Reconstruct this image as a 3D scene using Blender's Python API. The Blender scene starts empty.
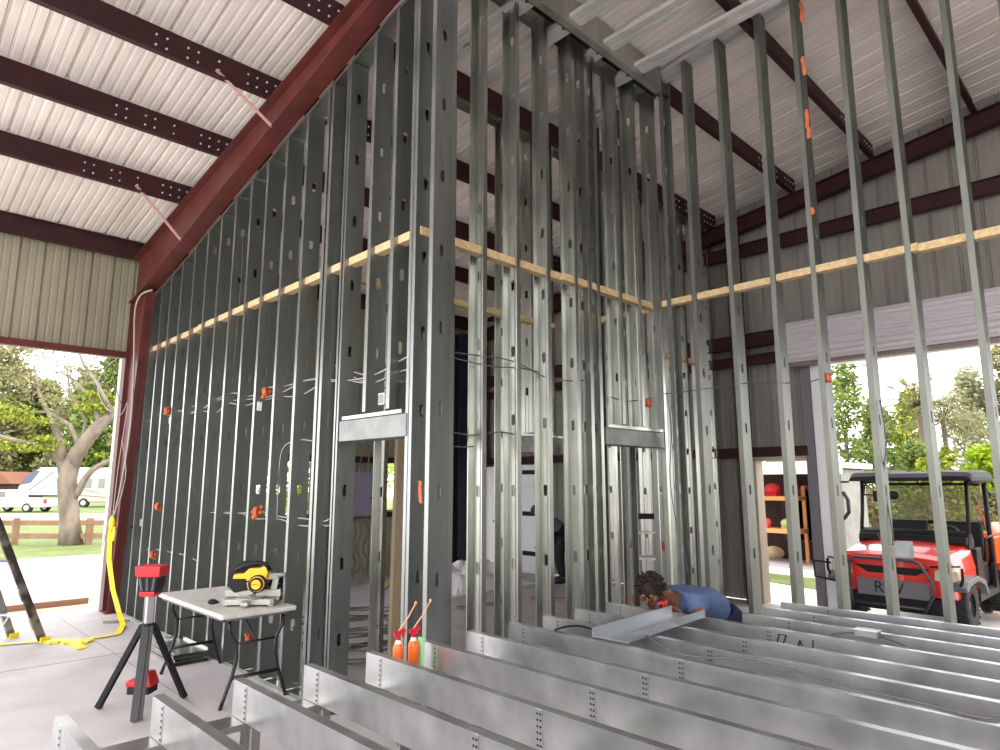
import bpy, bmesh, math, random
from mathutils import Vector, Matrix
random.seed(7)
C = bpy.context.scene.collection
V = Vector
R = math.radians

# ------------------------------------------------------------------ camera
F = 658.46; YAW = 0.772207; PIT = 0.162758; CH = 1.84
cam = bpy.data.cameras.new('camera'); camo = bpy.data.objects.new('camera', cam); C.objects.link(camo)
cam.sensor_width = 36; cam.lens = 36*F/1000; cam.clip_start = .05; cam.clip_end = 500
camo.location = (0, 0, CH); camo.rotation_euler = (math.pi/2+PIT, 0, -YAW)
bpy.context.scene.camera = camo
_f = V((math.sin(YAW)*math.cos(PIT), math.cos(YAW)*math.cos(PIT), math.sin(PIT)))
_r = V((math.cos(YAW), -math.sin(YAW), 0)); _u = _r.cross(_f)
def at(px, py, ax, val):
    """point of the place seen at a pixel of the photo, on the plane axis=val"""
    d = _f + _r*((px-500)/F) - _u*((py-375)/F)
    c = V((0, 0, CH)); t = (val-c[ax])/d[ax]
    return c+d*t

# ------------------------------------------------------------------ helpers
def tag(o, label=None, cat=None, group=None, kind=None):
    if label: o['label'] = label
    if cat: o['category'] = cat
    if group: o['group'] = group
    if kind: o['kind'] = kind
    return o
def empty(name, loc, rz=0, label=None, cat=None, group=None):
    o = bpy.data.objects.new(name, None); C.objects.link(o)
    o.location = loc; o.rotation_euler = (0, 0, rz); o.empty_display_size = .1
    return tag(o, label, cat, group)
def frame_of(d):
    d = V(d).normalized()
    a = V((0, 0, 1)) if abs(d.z) < .95 else V((1, 0, 0))
    x = a.cross(d).normalized(); y = d.cross(x)
    return x, y, d
class MB:
    def __init__(s): s.v = []; s.f = []; s.m = []; s.sm = []
    def add(s, vs, fs, m=0, smooth=False):
        b = len(s.v); s.v += [tuple(v) for v in vs]
        for f in fs: s.f.append(tuple(b+i for i in f)); s.m.append(m); s.sm.append(smooth)
        return s
    def box(s, x0, y0, z0, x1, y1, z1, m=0):
        vs = [(x, y, z) for z in (z0, z1) for y in (y0, y1) for x in (x0, x1)]
        return s.add(vs, [(0,2,3,1),(4,5,7,6),(0,1,5,4),(2,6,7,3),(0,4,6,2),(1,3,7,5)], m)
    def hexa(s, p, m=0):   # 8 points: bottom ring 4, top ring 4
        return s.add(p, [(3,2,1,0),(4,5,6,7),(0,1,5,4),(1,2,6,5),(2,3,7,6),(3,0,4,7)], m)
    def bar(s, p, q, w, h, m=0, up=None):
        p = V(p); q = V(q); d = (q-p).normalized()
        u = V(up) if up else (V((0,0,1)) if abs(d.z) < .95 else V((0,1,0)))
        x = d.cross(u).normalized(); y = x.cross(d)
        a = [p+x*i*w/2+y*j*h/2 for i, j in ((-1,-1),(1,-1),(1,1),(-1,1))]
        b = [v+(q-p) for v in a]
        return s.add(a+b, [(0,1,2,3),(7,6,5,4),(0,4,5,1),(1,5,6,2),(2,6,7,3),(3,7,4,0)], m)
    def cyl(s, p, q, r, r2=None, n=12, m=0, cap=True, smooth=True):
        p = V(p); q = V(q); x, y, d = frame_of(q-p); r2 = r if r2 is None else r2
        vs = []
        for c, rr in ((p, r), (q, r2)):
            for i in range(n):
                a = 2*math.pi*i/n; vs.append(c+x*math.cos(a)*rr+y*math.sin(a)*rr)
        s.add(vs, [(i, (i+1)%n, n+(i+1)%n, n+i) for i in range(n)], m, smooth)
        if cap:
            b = len(s.v)-2*n
            s.f.append(tuple(b+i for i in range(n-1,-1,-1))); s.m.append(m); s.sm.append(False)
            s.f.append(tuple(b+n+i for i in range(n))); s.m.append(m); s.sm.append(False)
        return s
    def tube(s, pts, r, n=6, m=0, closed=False):
        pts = [V(p) for p in pts]; N = len(pts)
        rs = r if isinstance(r, (list, tuple)) else [r]*N
        b = len(s.v); px = None
        for i, p in enumerate(pts):
            if closed: d = pts[(i+1)%N]-pts[i-1]
            else: d = pts[min(i+1, N-1)]-pts[max(i-1, 0)]
            if d.length < 1e-9: d = V((0,0,1))
            d.normalize()
            if px is None: x, y, _ = frame_of(d)
            else:
                x = (px-d*px.dot(d))
                x = x.normalized() if x.length > 1e-6 else frame_of(d)[0]
                y = d.cross(x)
            px = x
            for k in range(n):
                a = 2*math.pi*k/n; s.v.append(tuple(p+x*math.cos(a)*rs[i]+y*math.sin(a)*rs[i]))
        for i in range(N if closed else N-1):
            j = (i+1) % N
            for k in range(n):
                s.f.append((b+i*n+k, b+i*n+(k+1)%n, b+j*n+(k+1)%n, b+j*n+k)); s.m.append(m); s.sm.append(True)
        if not closed:
            s.f.append(tuple(b+k for k in range(n-1,-1,-1))); s.m.append(m); s.sm.append(False)
            s.f.append(tuple(b+(N-1)*n+k for k in range(n))); s.m.append(m); s.sm.append(False)
        return s
    def prism(s, poly, p, ux, uy, d, m=0):
        """closed outline poly (2D) placed at p with axes ux, uy, extruded along vector d"""
        p = V(p); ux = V(ux); uy = V(uy); d = V(d); n = len(poly)
        a = [p+ux*x+uy*y for x, y in poly]
        return s.add(a+[v+d for v in a], [tuple(range(n-1,-1,-1)), tuple(range(n, 2*n))]+[(i, (i+1)%n, n+(i+1)%n, n+i) for i in range(n)], m)
    def sheet(s, prof, p, ux, uy, d, m=0):
        """open profile (2D) extruded along d"""
        p = V(p); ux = V(ux); uy = V(uy); d = V(d); n = len(prof)
        a = [p+ux*x+uy*y for x, y in prof]
        return s.add(a+[v+d for v in a], [(i, i+1, n+i+1, n+i) for i in range(n-1)], m)
    def lathe(s, prof, c, n=16, m=0, ax=(0,0,1)):
        x, y, d = frame_of(ax); c = V(c); b = len(s.v); k = len(prof)
        for r, h in prof:
            for i in range(n):
                a = 2*math.pi*i/n; s.v.append(tuple(c+x*math.cos(a)*r+y*math.sin(a)*r+d*h))
        for j in range(k-1):
            for i in range(n):
                s.f.append((b+j*n+i, b+j*n+(i+1)%n, b+(j+1)*n+(i+1)%n, b+(j+1)*n+i)); s.m.append(m); s.sm.append(True)
        return s
    def ball(s, c, r, n=10, k=7, m=0, sq=(1,1,1)):
        c = V(c); b = len(s.v)
        for j in range(k+1):
            t = math.pi*j/k
            for i in range(n):
                a = 2*math.pi*i/n
                s.v.append((c.x+r*sq[0]*math.sin(t)*math.cos(a), c.y+r*sq[1]*math.sin(t)*math.sin(a), c.z+r*sq[2]*math.cos(t)))
        for j in range(k):
            for i in range(n):
                s.f.append((b+j*n+i, b+(j+1)*n+i, b+(j+1)*n+(i+1)%n, b+j*n+(i+1)%n)); s.m.append(m); s.sm.append(True)
        return s
    def build(s, name, mats, parent=None, bevel=0, solid=0, label=None):
        me = bpy.data.meshes.new(name); me.from_pydata(s.v, [], s.f)
        mats = mats if isinstance(mats, (list, tuple)) else [mats]
        for m in mats: me.materials.append(m)
        me.polygons.foreach_set('material_index', s.m); me.polygons.foreach_set('use_smooth', s.sm)
        me.update()
        o = bpy.data.objects.new(name, me); C.objects.link(o)
        if parent: o.parent = parent
        if label: o['label'] = label
        if solid:
            md = o.modifiers.new('thickness', 'SOLIDIFY'); md.thickness = solid; md.offset = 0
        if bevel:
            md = o.modifiers.new('bevel', 'BEVEL'); md.width = bevel; md.segments = 2; md.limit_method = 'ANGLE'
        return o

def recenter(o):
    """put a top-level mesh object's origin at the middle of its base"""
    vs = o.data.vertices
    xs = [v.co.x for v in vs]; ys = [v.co.y for v in vs]; z = min(v.co.z for v in vs)
    c = V(((min(xs)+max(xs))/2, (min(ys)+max(ys))/2, z))
    o.data.transform(Matrix.Translation(-c)); o.location = c
    return o
def thing(mb, name, mats, label, cat, group=None, **k):
    return tag(recenter(mb.build(name, mats, **k)), label, cat, group)
def struct(mb, name, mats, **k):
    return tag(mb.build(name, mats, **k), kind='structure')

# ------------------------------------------------------------------ materials
def lin(c): return tuple(((x/255+.055)/1.055)**2.4 if x/255 > .04045 else x/255/12.92 for x in c)+(1,)
def mat(name, col, rough=.6, metal=0, col2=None, scale=8, stretch=(1,1,1), bump=0, detail=3, spec=.5, lo=.35, hi=.65, coat=0, emit=None):
    m = bpy.data.materials.new(name); m.use_nodes = True; nt = m.node_tree; b = nt.nodes['Principled BSDF']
    b.inputs['Base Color'].default_value = lin(col); b.inputs['Roughness'].default_value = rough
    b.inputs['Metallic'].default_value = metal; b.inputs['Specular IOR Level'].default_value = spec
    b.inputs['Coat Weight'].default_value = coat
    if emit: b.inputs['Emission Color'].default_value = lin(emit[0]); b.inputs['Emission Strength'].default_value = emit[1]
    if col2 or bump:
        tc = nt.nodes.new('ShaderNodeTexCoord'); mp = nt.nodes.new('ShaderNodeMapping')
        mp.inputs['Scale'].default_value = stretch; nt.links.new(tc.outputs['Object'], mp.inputs['Vector'])
        no = nt.nodes.new('ShaderNodeTexNoise'); no.inputs['Scale'].default_value = scale; no.inputs['Detail'].default_value = detail
        nt.links.new(mp.outputs[0], no.inputs['Vector'])
        if col2:
            rp = nt.nodes.new('ShaderNodeValToRGB'); rp.color_ramp.elements[0].position = lo; rp.color_ramp.elements[1].position = hi
            rp.color_ramp.elements[0].color = lin(col); rp.color_ramp.elements[1].color = lin(col2)
            nt.links.new(no.outputs['Fac'], rp.inputs[0]); nt.links.new(rp.outputs[0], b.inputs['Base Color'])
        if bump:
            bp = nt.nodes.new('ShaderNodeBump'); bp.inputs['Strength'].default_value = bump; bp.inputs['Distance'].default_value = .01
            nt.links.new(no.outputs['Fac'], bp.inputs['Height']); nt.links.new(bp.outputs[0], b.inputs['Normal'])
    return m
def glass_mat(name, col, rough=.02, alpha=.25):
    m = bpy.data.materials.new(name); m.use_nodes = True; b = m.node_tree.nodes['Principled BSDF']
    b.inputs['Base Color'].default_value = lin(col); b.inputs['Roughness'].default_value = rough; b.inputs['Alpha'].default_value = alpha
    return m
STRIP = mat('zinc_with_glare', (206,206,202), .5, .35, (190,190,186), 5)  # reflected brightness of the strips put into a pale base colour
GALVC = mat('galvanised_dimmed', (112,114,108), .5, .75, (128,130,122), 4, (1,1,.4), .02)  # darker copy of the stud steel, dimming the right-hand wall's reflections
GALV = mat('galvanised_steel', (146,151,149), .32, .93, (160,164,162), 4, (1,1,.3), .02)
GALVJ = mat('galvanised_joist', (160,161,164), .32, .88, (200,201,202), 3, (1,1,1), .03)
GALVT = mat('galvanised_track', (160,162,155), .28, .94, (184,185,177), 4, (1,1,.4), .02)
HEAD = mat('galvanised_header', (146,148,146), .5, .8, (128,130,130), 6)
RED = mat('red_oxide_primer', (98,44,39), .5, 0, (78,34,31), 3, spec=.4)
RED_SHADED = mat('red_primer_shaded', (62,28,30), .55, 0, (48,22,25), 4, spec=.3)  # same primer as the rafter, with shade put into a darker copy
BOLT = mat('zinc_bolt', (225,225,222), .4, .3)
PANEL = mat('roof_sheet_white', (240,232,224), .5, 0, (222,213,205), 2.5, (1,.3,1), 0, spec=.35)
SIDE = mat('siding_inside', (156,150,128), .6, 0, (138,132,112), 2.5, (1,1,.3))
SIDEG = mat('siding_gable_inside', (142,138,130), .6, 0, (126,122,116), 2.5, (1,1,.3))  # the gable's backlit shade is worked into this siding colour
WOOD = mat('pine', (192,162,118), .7, 0, (214,188,146), 6, (6,6,6), .05)
WOODG = mat('weathered_pine', (150,134,108), .8, 0, (142,126,104), 7, (8,8,1), .1)
CONC = mat('concrete_floor', (186,180,182), .62, 0, (166,160,163), 1.6, detail=8, bump=.03)
GRAVEL = mat('pale_driveway', (232,228,224), .9, 0, (212,206,200), 3, detail=8)
GRASS = mat('grass', (84,100,42), .9, 0, (108,118,60), 1.3, detail=6)
BLACK = mat('black_plastic', (24,24,28), .55, spec=.3)
BLACKM = mat('black_metal', (28,28,30), .4, .2)
GREYP = mat('grey_plastic', (110,108,114), .5)
WHITEP = mat('white_plastic', (232,230,226), .45)
TABLE = mat('table_top_plastic', (205,203,198), .5, 0, (188,185,180), 12)
YEL = mat('yellow_plastic', (246,186,24), .4)
YELT = mat('yellow_tape', (238,214,40), .5)
REDP = mat('red_plastic', (196,32,40), .4)
REDT = mat('red_vehicle_paint', (214,44,34), .22, 0, coat=.5)
ORNG = mat('orange_paint', (232,98,36), .4)
ALU = mat('aluminium', (190,190,192), .35, .8)
CABLE = mat('white_cable', (160,158,152), .5)
CABLEG = mat('grey_cable', (96,94,92), .5)
WHITEW = mat('white_paint', (236,236,236), .5)
RUB = mat('tyre_rubber', (30,30,32), .8, 0, (44,42,42), 20)
BARK = mat('tree_bark', (128,116,104), .9, 0, (92,82,72), 3, (1,1,.4), .6)
SKIN = mat('skin', (122,78,58), .55)
SHIRT = mat('blue_tshirt', (92,112,150), .85, 0, (80,98,136), 6, bump=.2)
TROUS = mat('dark_blue_trousers', (32,38,66), .85)
HAIR = mat('dark_brown_hair', (42,26,22), .8)
SHEETM = mat('plastic_sheet', (226,222,226), .35)
GLASS = glass_mat('tinted_glass', (40,50,52), .05, .55)

# ------------------------------------------------------------------ world and light
w = bpy.data.worlds.new('overcast_sky'); bpy.context.scene.world = w; w.use_nodes = True
nt = w.node_tree; bg = nt.nodes['Background']
tc = nt.nodes.new('ShaderNodeTexCoord'); no = nt.nodes.new('ShaderNodeTexNoise'); no.inputs['Scale'].default_value = 3; no.inputs['Detail'].default_value = 5
rp = nt.nodes.new('ShaderNodeValToRGB'); rp.color_ramp.elements[0].color = (.92,.93,.97,1); rp.color_ramp.elements[1].color = (1,.985,.975,1)
rp.color_ramp.elements[0].position = .35; rp.color_ramp.elements[1].position = .6
nt.links.new(tc.outputs['Generated'], no.inputs['Vector']); nt.links.new(no.outputs['Fac'], rp.inputs[0]); nt.links.new(rp.outputs[0], bg.inputs['Color'])
bg.inputs['Strength'].default_value = 3.0
sun = bpy.data.lights.new('sun', 'SUN'); sun.energy = 2.0; sun.angle = R(25); sun.color = (1,.95,.88)
suno = bpy.data.objects.new('sun', sun); C.objects.link(suno); suno.rotation_euler = (R(38), R(-30), 0)
vs = bpy.context.scene.view_settings
vs.view_transform = 'Standard'; vs.look = 'None'; vs.exposure = .56; vs.gamma = 1; vs.use_curve_mapping = False

# ------------------------------------------------------------------ roof and shell
EY = 11.3
XL = -3.2; XG = 10.4; YR = -3.0; YB = -8.0
def zp(y): return 5.33+.14*(EY-y) if y > YR else 5.33+.14*(EY-YR)-.14*(YR-y)   # purlin underside
def zd(y): return zp(y)+.3                                                     # roof sheet
def ribprof(x0, x1, pitch=.305, h=.034, off=0):
    out = []; x = x0+off
    out.append((x0, 0))
    while x+pitch < x1:
        for dx, dz in ((0,0),(.012,h),(.034,h),(.05,0),(.11,0),(.118,.004),(.14,.004),(.148,0),(.21,0),(.218,.004),(.24,.004),(.248,0)):
            if x+dx > out[-1][0]: out.append((x+dx, dz))
        x += pitch
    out.append((x1, 0)); return out
prof = ribprof(XL, XG+.35, off=.08)
mb = MB(); n = len(prof)
ya, yb = EY+.25, YR
mb.add([(x, ya, zd(ya)+z) for x, z in prof]+[(x, yb, zd(yb)+z) for x, z in prof], [(i, i+1, n+i+1, n+i) for i in range(n-1)])
mb.add([(x, yb, zd(yb)+z) for x, z in prof]+[(x, YB, zd(YB)+z) for x, z in prof], [(i, i+1, n+i+1, n+i) for i in range(n-1)])
struct(mb, 'ceiling', PANEL, solid=.003)

struct(MB().box(-4.2, -10.5, -.12, XG+.06, 11.55, 0), 'floor', CONC)
struct(MB().box(-60, -40, -.5, 120, 150, -.125), 'ground', GRAVEL)
jm = MB()
for x in (2.28,): jm.box(x, 6, .0005, x+.006, 11.5, .002)
jm.box(-3, 8.35, .0005, 3, 8.356, .002)
struct(jm, 'trim_1', CABLEG)
def grass(poly, name, h=-.11):
    m = MB(); n_ = len(poly)
    m.add([(x, y, h) for x, y in poly]+[(x, y, -.126) for x, y in poly], [tuple(range(n_))]+[(i, (i+1)%n_, n_+(i+1)%n_, n_+i) for i in range(n_)])
    return struct(m, name, GRASS)
g = lambda px, py: tuple(at(px, py, 2, -.11)[:2])
grass([(-20,23.5),(16,20.5),(40,40),(70,140),(-40,140)], 'ground_lawn')
grass([g(742,577), g(835,592), g(832,580), g(744,570)], 'ground_verge')
grass([(14.5,5.0),(14.2,-8),(60,-30),(90,40),(22,5.5)], 'ground_meadow')
struct(MB().add([g(-120,521)+(-.1,), g(330,521)+(-.1,), g(330,514)+(-.1,), g(-120,514)+(-.1,)], [(0,1,2,3)]), 'ground_road', GRAVEL)

def siding(y0, y1, z0f, z1f, plane, val, inward, holes=(), name='wall', m=SIDE):
    """ribbed sheet wall with rectangular openings; plane 'x' or 'y' is the constant axis"""
    pr = ribprof(y0, y1, h=.03)
    mb = MB()
    for i in range(len(pr)-1):
        (a, da), (b, db) = pr[i], pr[i+1]
        mid = (a+b)/2; segs = [(z0f, z1f(mid))]
        for h0, h1, hz0, hz1 in holes:
            if h0 <= mid <= h1:
                ns = []
                for s0, s1 in segs:
                    if hz0 > s0: ns.append((s0, min(hz0, s1)))
                    if hz1 < s1: ns.append((max(hz1, s0), s1))
                segs = ns
        for s0, s1 in segs:
            if s1-s0 < .01: continue
            top = (z1f(a), z1f(b)) if abs(s1-z1f(mid)) < 1e-6 else (s1, s1)
            q = [(a, da, s0), (b, db, s0), (b, db, top[1]), (a, da, top[0])]
            if plane == 'y': pts = [(u, val+inward*(-d), z) for u, d, z in q]
            else: pts = [(val+inward*(-d), u, z) for u, d, z in q]
            mb.add(pts, [(0,1,2,3)])
    return struct(mb, name, m, solid=.003)
WIN = [(4.95,6.15,1.28,2.24),(7.72,8.4,1.3,2.24),(9.82,10.22,.02,2.24)]
siding(XL, XG+.1, 0, lambda x: zd(EY)+.02, 'y', EY+.12, -1, [(XL-1, 2.86, -1, 3.8)]+WIN, 'wall_far')
siding(YB, EY+.1, 0, lambda y: zd(y)+.03, 'x', XG+.12, -1, [(3.95,4.78,-1,2.22),(-1.6,3.68,-1,3.66)], 'wall_right', SIDEG)
siding(XL, XG+.1, 0, lambda x: zd(YB)+.02, 'y', YB-.05, 1, [(-3,3.5,-1,4.6)], 'wall_back', SIDE)  # unseen back wall, added; its opening lets light reach the ceiling

# purlins: Z sections
PY = [EY-.05, 9.2, 7.86, 6.55, 5.23, 3.84, 2.68, 1.42, .1, -1.2, -2.5, -3.9, -5.2, -6.6, -8]
ordn = ['eave','second from the eave','third from the eave','fourth from the eave','fifth from the eave','sixth from the eave','seventh from the eave','eighth from the eave']
for i, y in enumerate(PY[:9]):
    mb = MB(); z = zp(y); H = .3
    x0 = XL; x1 = XG-.02
    zz = [(-.065,.018),(-.065,0),(0,0),(0,H-.004),(.065,H-.004)]
    if i == 0: zz = [(-.065,.02),(-.065,0),(0,0),(0,H-.004),(-.065,H-.012)]
    th = .004
    mb.sheet([(a, b) for a, b in zz], (x0, y, z), (0,1,0), (0,0,1), (x1-x0, 0, 0))
    def dot(x, zz_): mb.cyl((x, y-.003, z+zz_), (x, y-.014, z+zz_), .0085, n=6, m=1)
    if i:
        for xr in (2.9, 10.3):
            for dx in (-1.24,-1.14,-.94,-.84,-.63,-.32,-.22,-.11,-.01):
                for dz in ((.2,.09) if dx not in (-.63,) else (.2,.1)): dot(xr+dx, dz)
        for dx in (.15,.3,.62,.92,1.2): dot(2.9+dx, .2); dot(2.9+dx, .09)
    x = XL+.08
    while x < XG:                                    # small pale blocks where the ribs cross the purlin
        mb.box(x+.012, y-.02, z+H+.0, x+.034, y+.0, z+H+.014, 1); x += .305
    nm = 'eave_strut' if i == 0 else 'roof_purlin'
    lab = 'shaded red eave strut above the ribbed far wall siding' if i == 0 else ('shaded red steel roof purlin, %s' % ordn[i] if i < 8 else 'shaded red steel roof purlin nearest above the viewer')
    thing(mb, nm, [RED_SHADED, BOLT], lab, 'purlin' if i else 'eave strut', 'roof purlins' if i else None, solid=.006)
mb = MB()
for y in PY[9:]: mb.box(XL, y-.003, zp(y), XG, y+.003, zp(y)+.19)
struct(mb, 'trim_2', RED_SHADED)

# main frames: tapered I rafters and columns
def ibeam_raft(x, pts, name, label, m=RED, fw=.2, yend=YB+.1):
    """pts: list of (y, zlow, zhigh) going along; web + flanges + stiffeners"""
    mb = MB(); t = .012
    for (y0, l0, h0), (y1, l1, h1) in zip(pts, pts[1:]):
        mb.hexa([(x-.005,y0,l0),(x+.005,y0,l0),(x+.005,y1,l1),(x-.005,y1,l1),(x-.005,y0,h0),(x+.005,y0,h0),(x+.005,y1,h1),(x-.005,y1,h1)])
        for k in (0, 1):
            a, b = (l0, l1) if k == 0 else (h0-t, h1-t)
            mb.hexa([(x-fw/2,y0,a),(x+fw/2,y0,a),(x+fw/2,y1,b),(x-fw/2,y1,b),(x-fw/2,y0,a+t),(x+fw/2,y0,a+t),(x+fw/2,y1,b+t),(x-fw/2,y1,b+t)])
    return mb
mb = ibeam_raft(2.9, [(11.2,4.62,zp(11.2)),(10.5,4.72,zp(10.5)),(7.6,5.36,zp(7.6)),(4.4,6.04,zp(4.4)),(1.5,6.3,zp(1.5)),(YR,6.7,zp(YR)),(YB,5.9,zp(YB))], '', '')
thing(mb, 'steel_rafter', RED, 'big tapered red steel rafter rising above the long left stud wall', 'rafter')
mb = ibeam_raft(10.25, [(EY,zp(EY)-.26,zp(EY)),(YR,zp(YR)-.26,zp(YR)),(YB,zp(YB)-.26,zp(YB))], '', '', fw=.16)
thing(mb, 'gable_rafter', RED_SHADED, 'shaded red rafter running up the inside of the right-hand gable wall', 'rafter')
# column tapered
mb = MB(); x = 2.9
def colpart(mb, yo, yb_, yt, z0, z1, fw=.2, t=.012, x=2.9):
    mb.hexa([(x-.005,yb_,z0),(x+.005,yb_,z0),(x+.005,yo,z0),(x-.005,yo,z0),(x-.005,yt,z1),(x+.005,yt,z1),(x+.005,yo,z1),(x-.005,yo,z1)])
    mb.hexa([(x-fw/2,yb_,z0),(x+fw/2,yb_,z0),(x+fw/2,yb_+t,z0),(x-fw/2,yb_+t,z0),(x-fw/2,yt,z1),(x+fw/2,yt,z1),(x+fw/2,yt+t,z1),(x-fw/2,yt+t,z1)])
    mb.box(x-fw/2, yo-t, z0, x+fw/2, yo, z1)
colpart(mb, 11.22, 10.95, 10.45, 0.012, 4.66, fw=.13)
mb.box(2.8, 10.9, 0, 2.965, 11.25, .012)
mb.box(2.84, 10.45, 4.66, 2.965, 11.22, 4.675)
thing(mb, 'steel_column', RED, 'tapered red steel column at the left end of the long stud wall', 'column')
mb = MB(); mb.box(10.2, 4.8, 0, 10.3, 4.95, zp(4.88)-.27); mb.box(10.17, 4.79, 0, 10.2, 4.96, zp(4.88)-.27); mb.box(10.3, 4.79, 0, 10.33, 4.96, zp(4.88)-.27)
thing(mb, 'endwall_column', RED_SHADED, 'shaded red end-wall column left of the small doorway in the right-hand wall', 'column')
mb = MB(); mb.box(10.2, EY-.25, 0, 10.36, EY-.05, 5.0)
thing(mb, 'corner_column', RED_SHADED, 'shaded red column in the far right corner of the building', 'column')
mb = MB(); mb.box(9.5, 11.06, 0, 9.79, 11.08, 5.2); mb.box(9.5, 11.22, 0, 9.79, 11.24, 5.2); mb.box(9.64, 11.08, 0, 9.655, 11.22, 5.2)
thing(mb, 'navy_upright', mat('dark_navy', (34,38,58), .5), 'dark navy upright standing against the far wall, just right of the near corner post', 'column')  # tall H-shaped upright in plain dark navy
# gable girts
def girt(y0, y1, z0, z1, label, x=10.3):
    mb = MB(); mb.box(x, y0, z0, x+.075, y1, z1); mb.box(x-.045, y0, z0, x, y1, z0+.01); mb.box(x-.045, y0, z1-.01, x, y1, z1)
    thing(mb, 'wall_girt', RED_SHADED, label, 'girt', 'gable wall girts')
girt(YB+.1, EY-.3, 5.59, 5.8, 'shaded red girt high on the right gable wall below the rafter')
girt(3.93, EY-.3, 4.03, 4.26, 'shaded red girt level with the top of the rolled-up door')
girt(3.93, EY-.3, 3.74, 3.9, 'shaded red girt level with the underside of the rolled-up door')
girt(3.93, EY-.3, 2.25, 2.4, 'shaded red header girt over the small doorway at the right')
# eave wall girt + opening trim
mb = MB(); mb.box(XL, EY-.02, 3.76, 2.86, EY+.1, 3.86); thing(mb, 'door_header', RED, 'red steel header along the top of the big left opening', 'header')
mb = MB()
mb.box(3.0, EY, 2.24, 10.3, EY+.08, 2.36); mb.box(3.0, EY, 1.17, 9.4, EY+.08, 1.27)
for a, b, c, d in WIN:
    mb.box(a-.06, EY, c, a, EY+.13, d); mb.box(b, EY, c, b+.06, EY+.13, d)
struct(mb, 'trim_3', RED_SHADED)
mb = MB(); mb.box(2.81, EY-.0, 0, 2.87, EY+.14, 3.8); struct(mb, 'trim_4', mat('pale_jamb_trim', (200,186,180), .6))
# small doorway
mb = MB()
mb.box(10.3, 4.74, 0, 10.55, 4.80, 2.22); mb.box(10.3, 3.95, 2.19, 10.55, 4.80, 2.25)
d2 = struct(mb, 'trim_5', mat('tan_jamb', (176,160,140), .6))
mb = MB(); mb.box(10.34, 3.84, 0, 10.44, 3.95, 3.74); mb.box(10.33, 3.82, 0, 10.34, 3.96, 3.74)
thing(mb, 'door_jamb_post', GREYP, 'grey steel jamb post between the doorway and the big right opening', 'post')
mb = MB(); mb.box(10.36, 3.64, 0, 10.62, 3.82, 3.68); struct(mb, 'trim_6', WHITEW)
mb = MB(); mb.box(10.3, -1.8, 3.62, 10.55, 3.68, 3.67); struct(mb, 'trim_7', WHITEW)
# rolled-up door
t = empty('rollup_door', (10.05, 1.2, 3.64), 0, 'white corrugated roll-up door coiled above the big right opening', 'roll-up door')
mb = MB(); N = 20; pr = []
for i in range(N*4):
    a = 2*math.pi*i/(N*4); rr = .295+(.02 if i % 4 in (1, 2) else -.012); pr.append((rr*math.cos(a), rr*math.sin(a)+.31))
mb.prism(pr, (0, -2.9, 0), (1,0,0), (0,0,1), (0, 5.7, 0)); mb.build('door_coil', mat('door_slat_white', (200,194,198), .5), t)
mb = MB(); mb.cyl((0,2.8,.31),(0,2.83,.31),.335,n=28); mb.cyl((0,2.83,.31),(0,2.92,.31),.09,n=14); mb.build('end_disc', BLACKM, t)
mb = MB()
for k in range(22):
    a = 2*math.pi*k/22; mb.cyl((.32*math.cos(a),2.83,.31+.32*math.sin(a)),(.32*math.cos(a),2.838,.31+.32*math.sin(a)),.012,n=6)
mb.build('bolt_ring', BOLT, t)
mb = MB(); mb.box(.0,-2.9,-.05,.16,2.8,.03); mb.build('bottom_bar', mat('taupe_bar', (128,112,116), .5), t)
mb = MB(); mb.box(-.05,2.84,.0,.25,2.9,.62); mb.build('bracket', RED_SHADED, t)

# slab-edge board at the big left opening
mb = MB(); mb.box(-2.8, 12.25, -.12, 2.9, 12.34, .06)
thing(mb, 'edge_board', mat('brown_board', (150,110,92), .8), 'brown timber board lying along the slab edge outside the left opening', 'board')
struct(MB().box(-2.8, 11.56, -.13, 2.9, 12.2, -.02), 'trim_8', mat('rough_sand', (206,190,160), .95, 0, (176,150,120), 20, detail=8))
# flange braces
for (xa, ya_, za), (xb, yb2, zb), lab in (((2.24,6.53,6.08),(2.82,6.4,5.62),'upper'),((2.25,9.18,5.71),(2.82,9.02,5.05),'lower')):
    mb = MB(); mb.bar((xa,ya_,za),(xb,yb2,zb),.035,.006); mb.bar((xa,ya_,za),(xb,yb2,zb),.006,.035)
    thing(mb, 'flange_brace', mat('pink_brace_'+lab, (190,150,142), .5), '%s of the two thin angle braces from purlin to the big red rafter' % lab, 'brace', 'flange braces')
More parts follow.
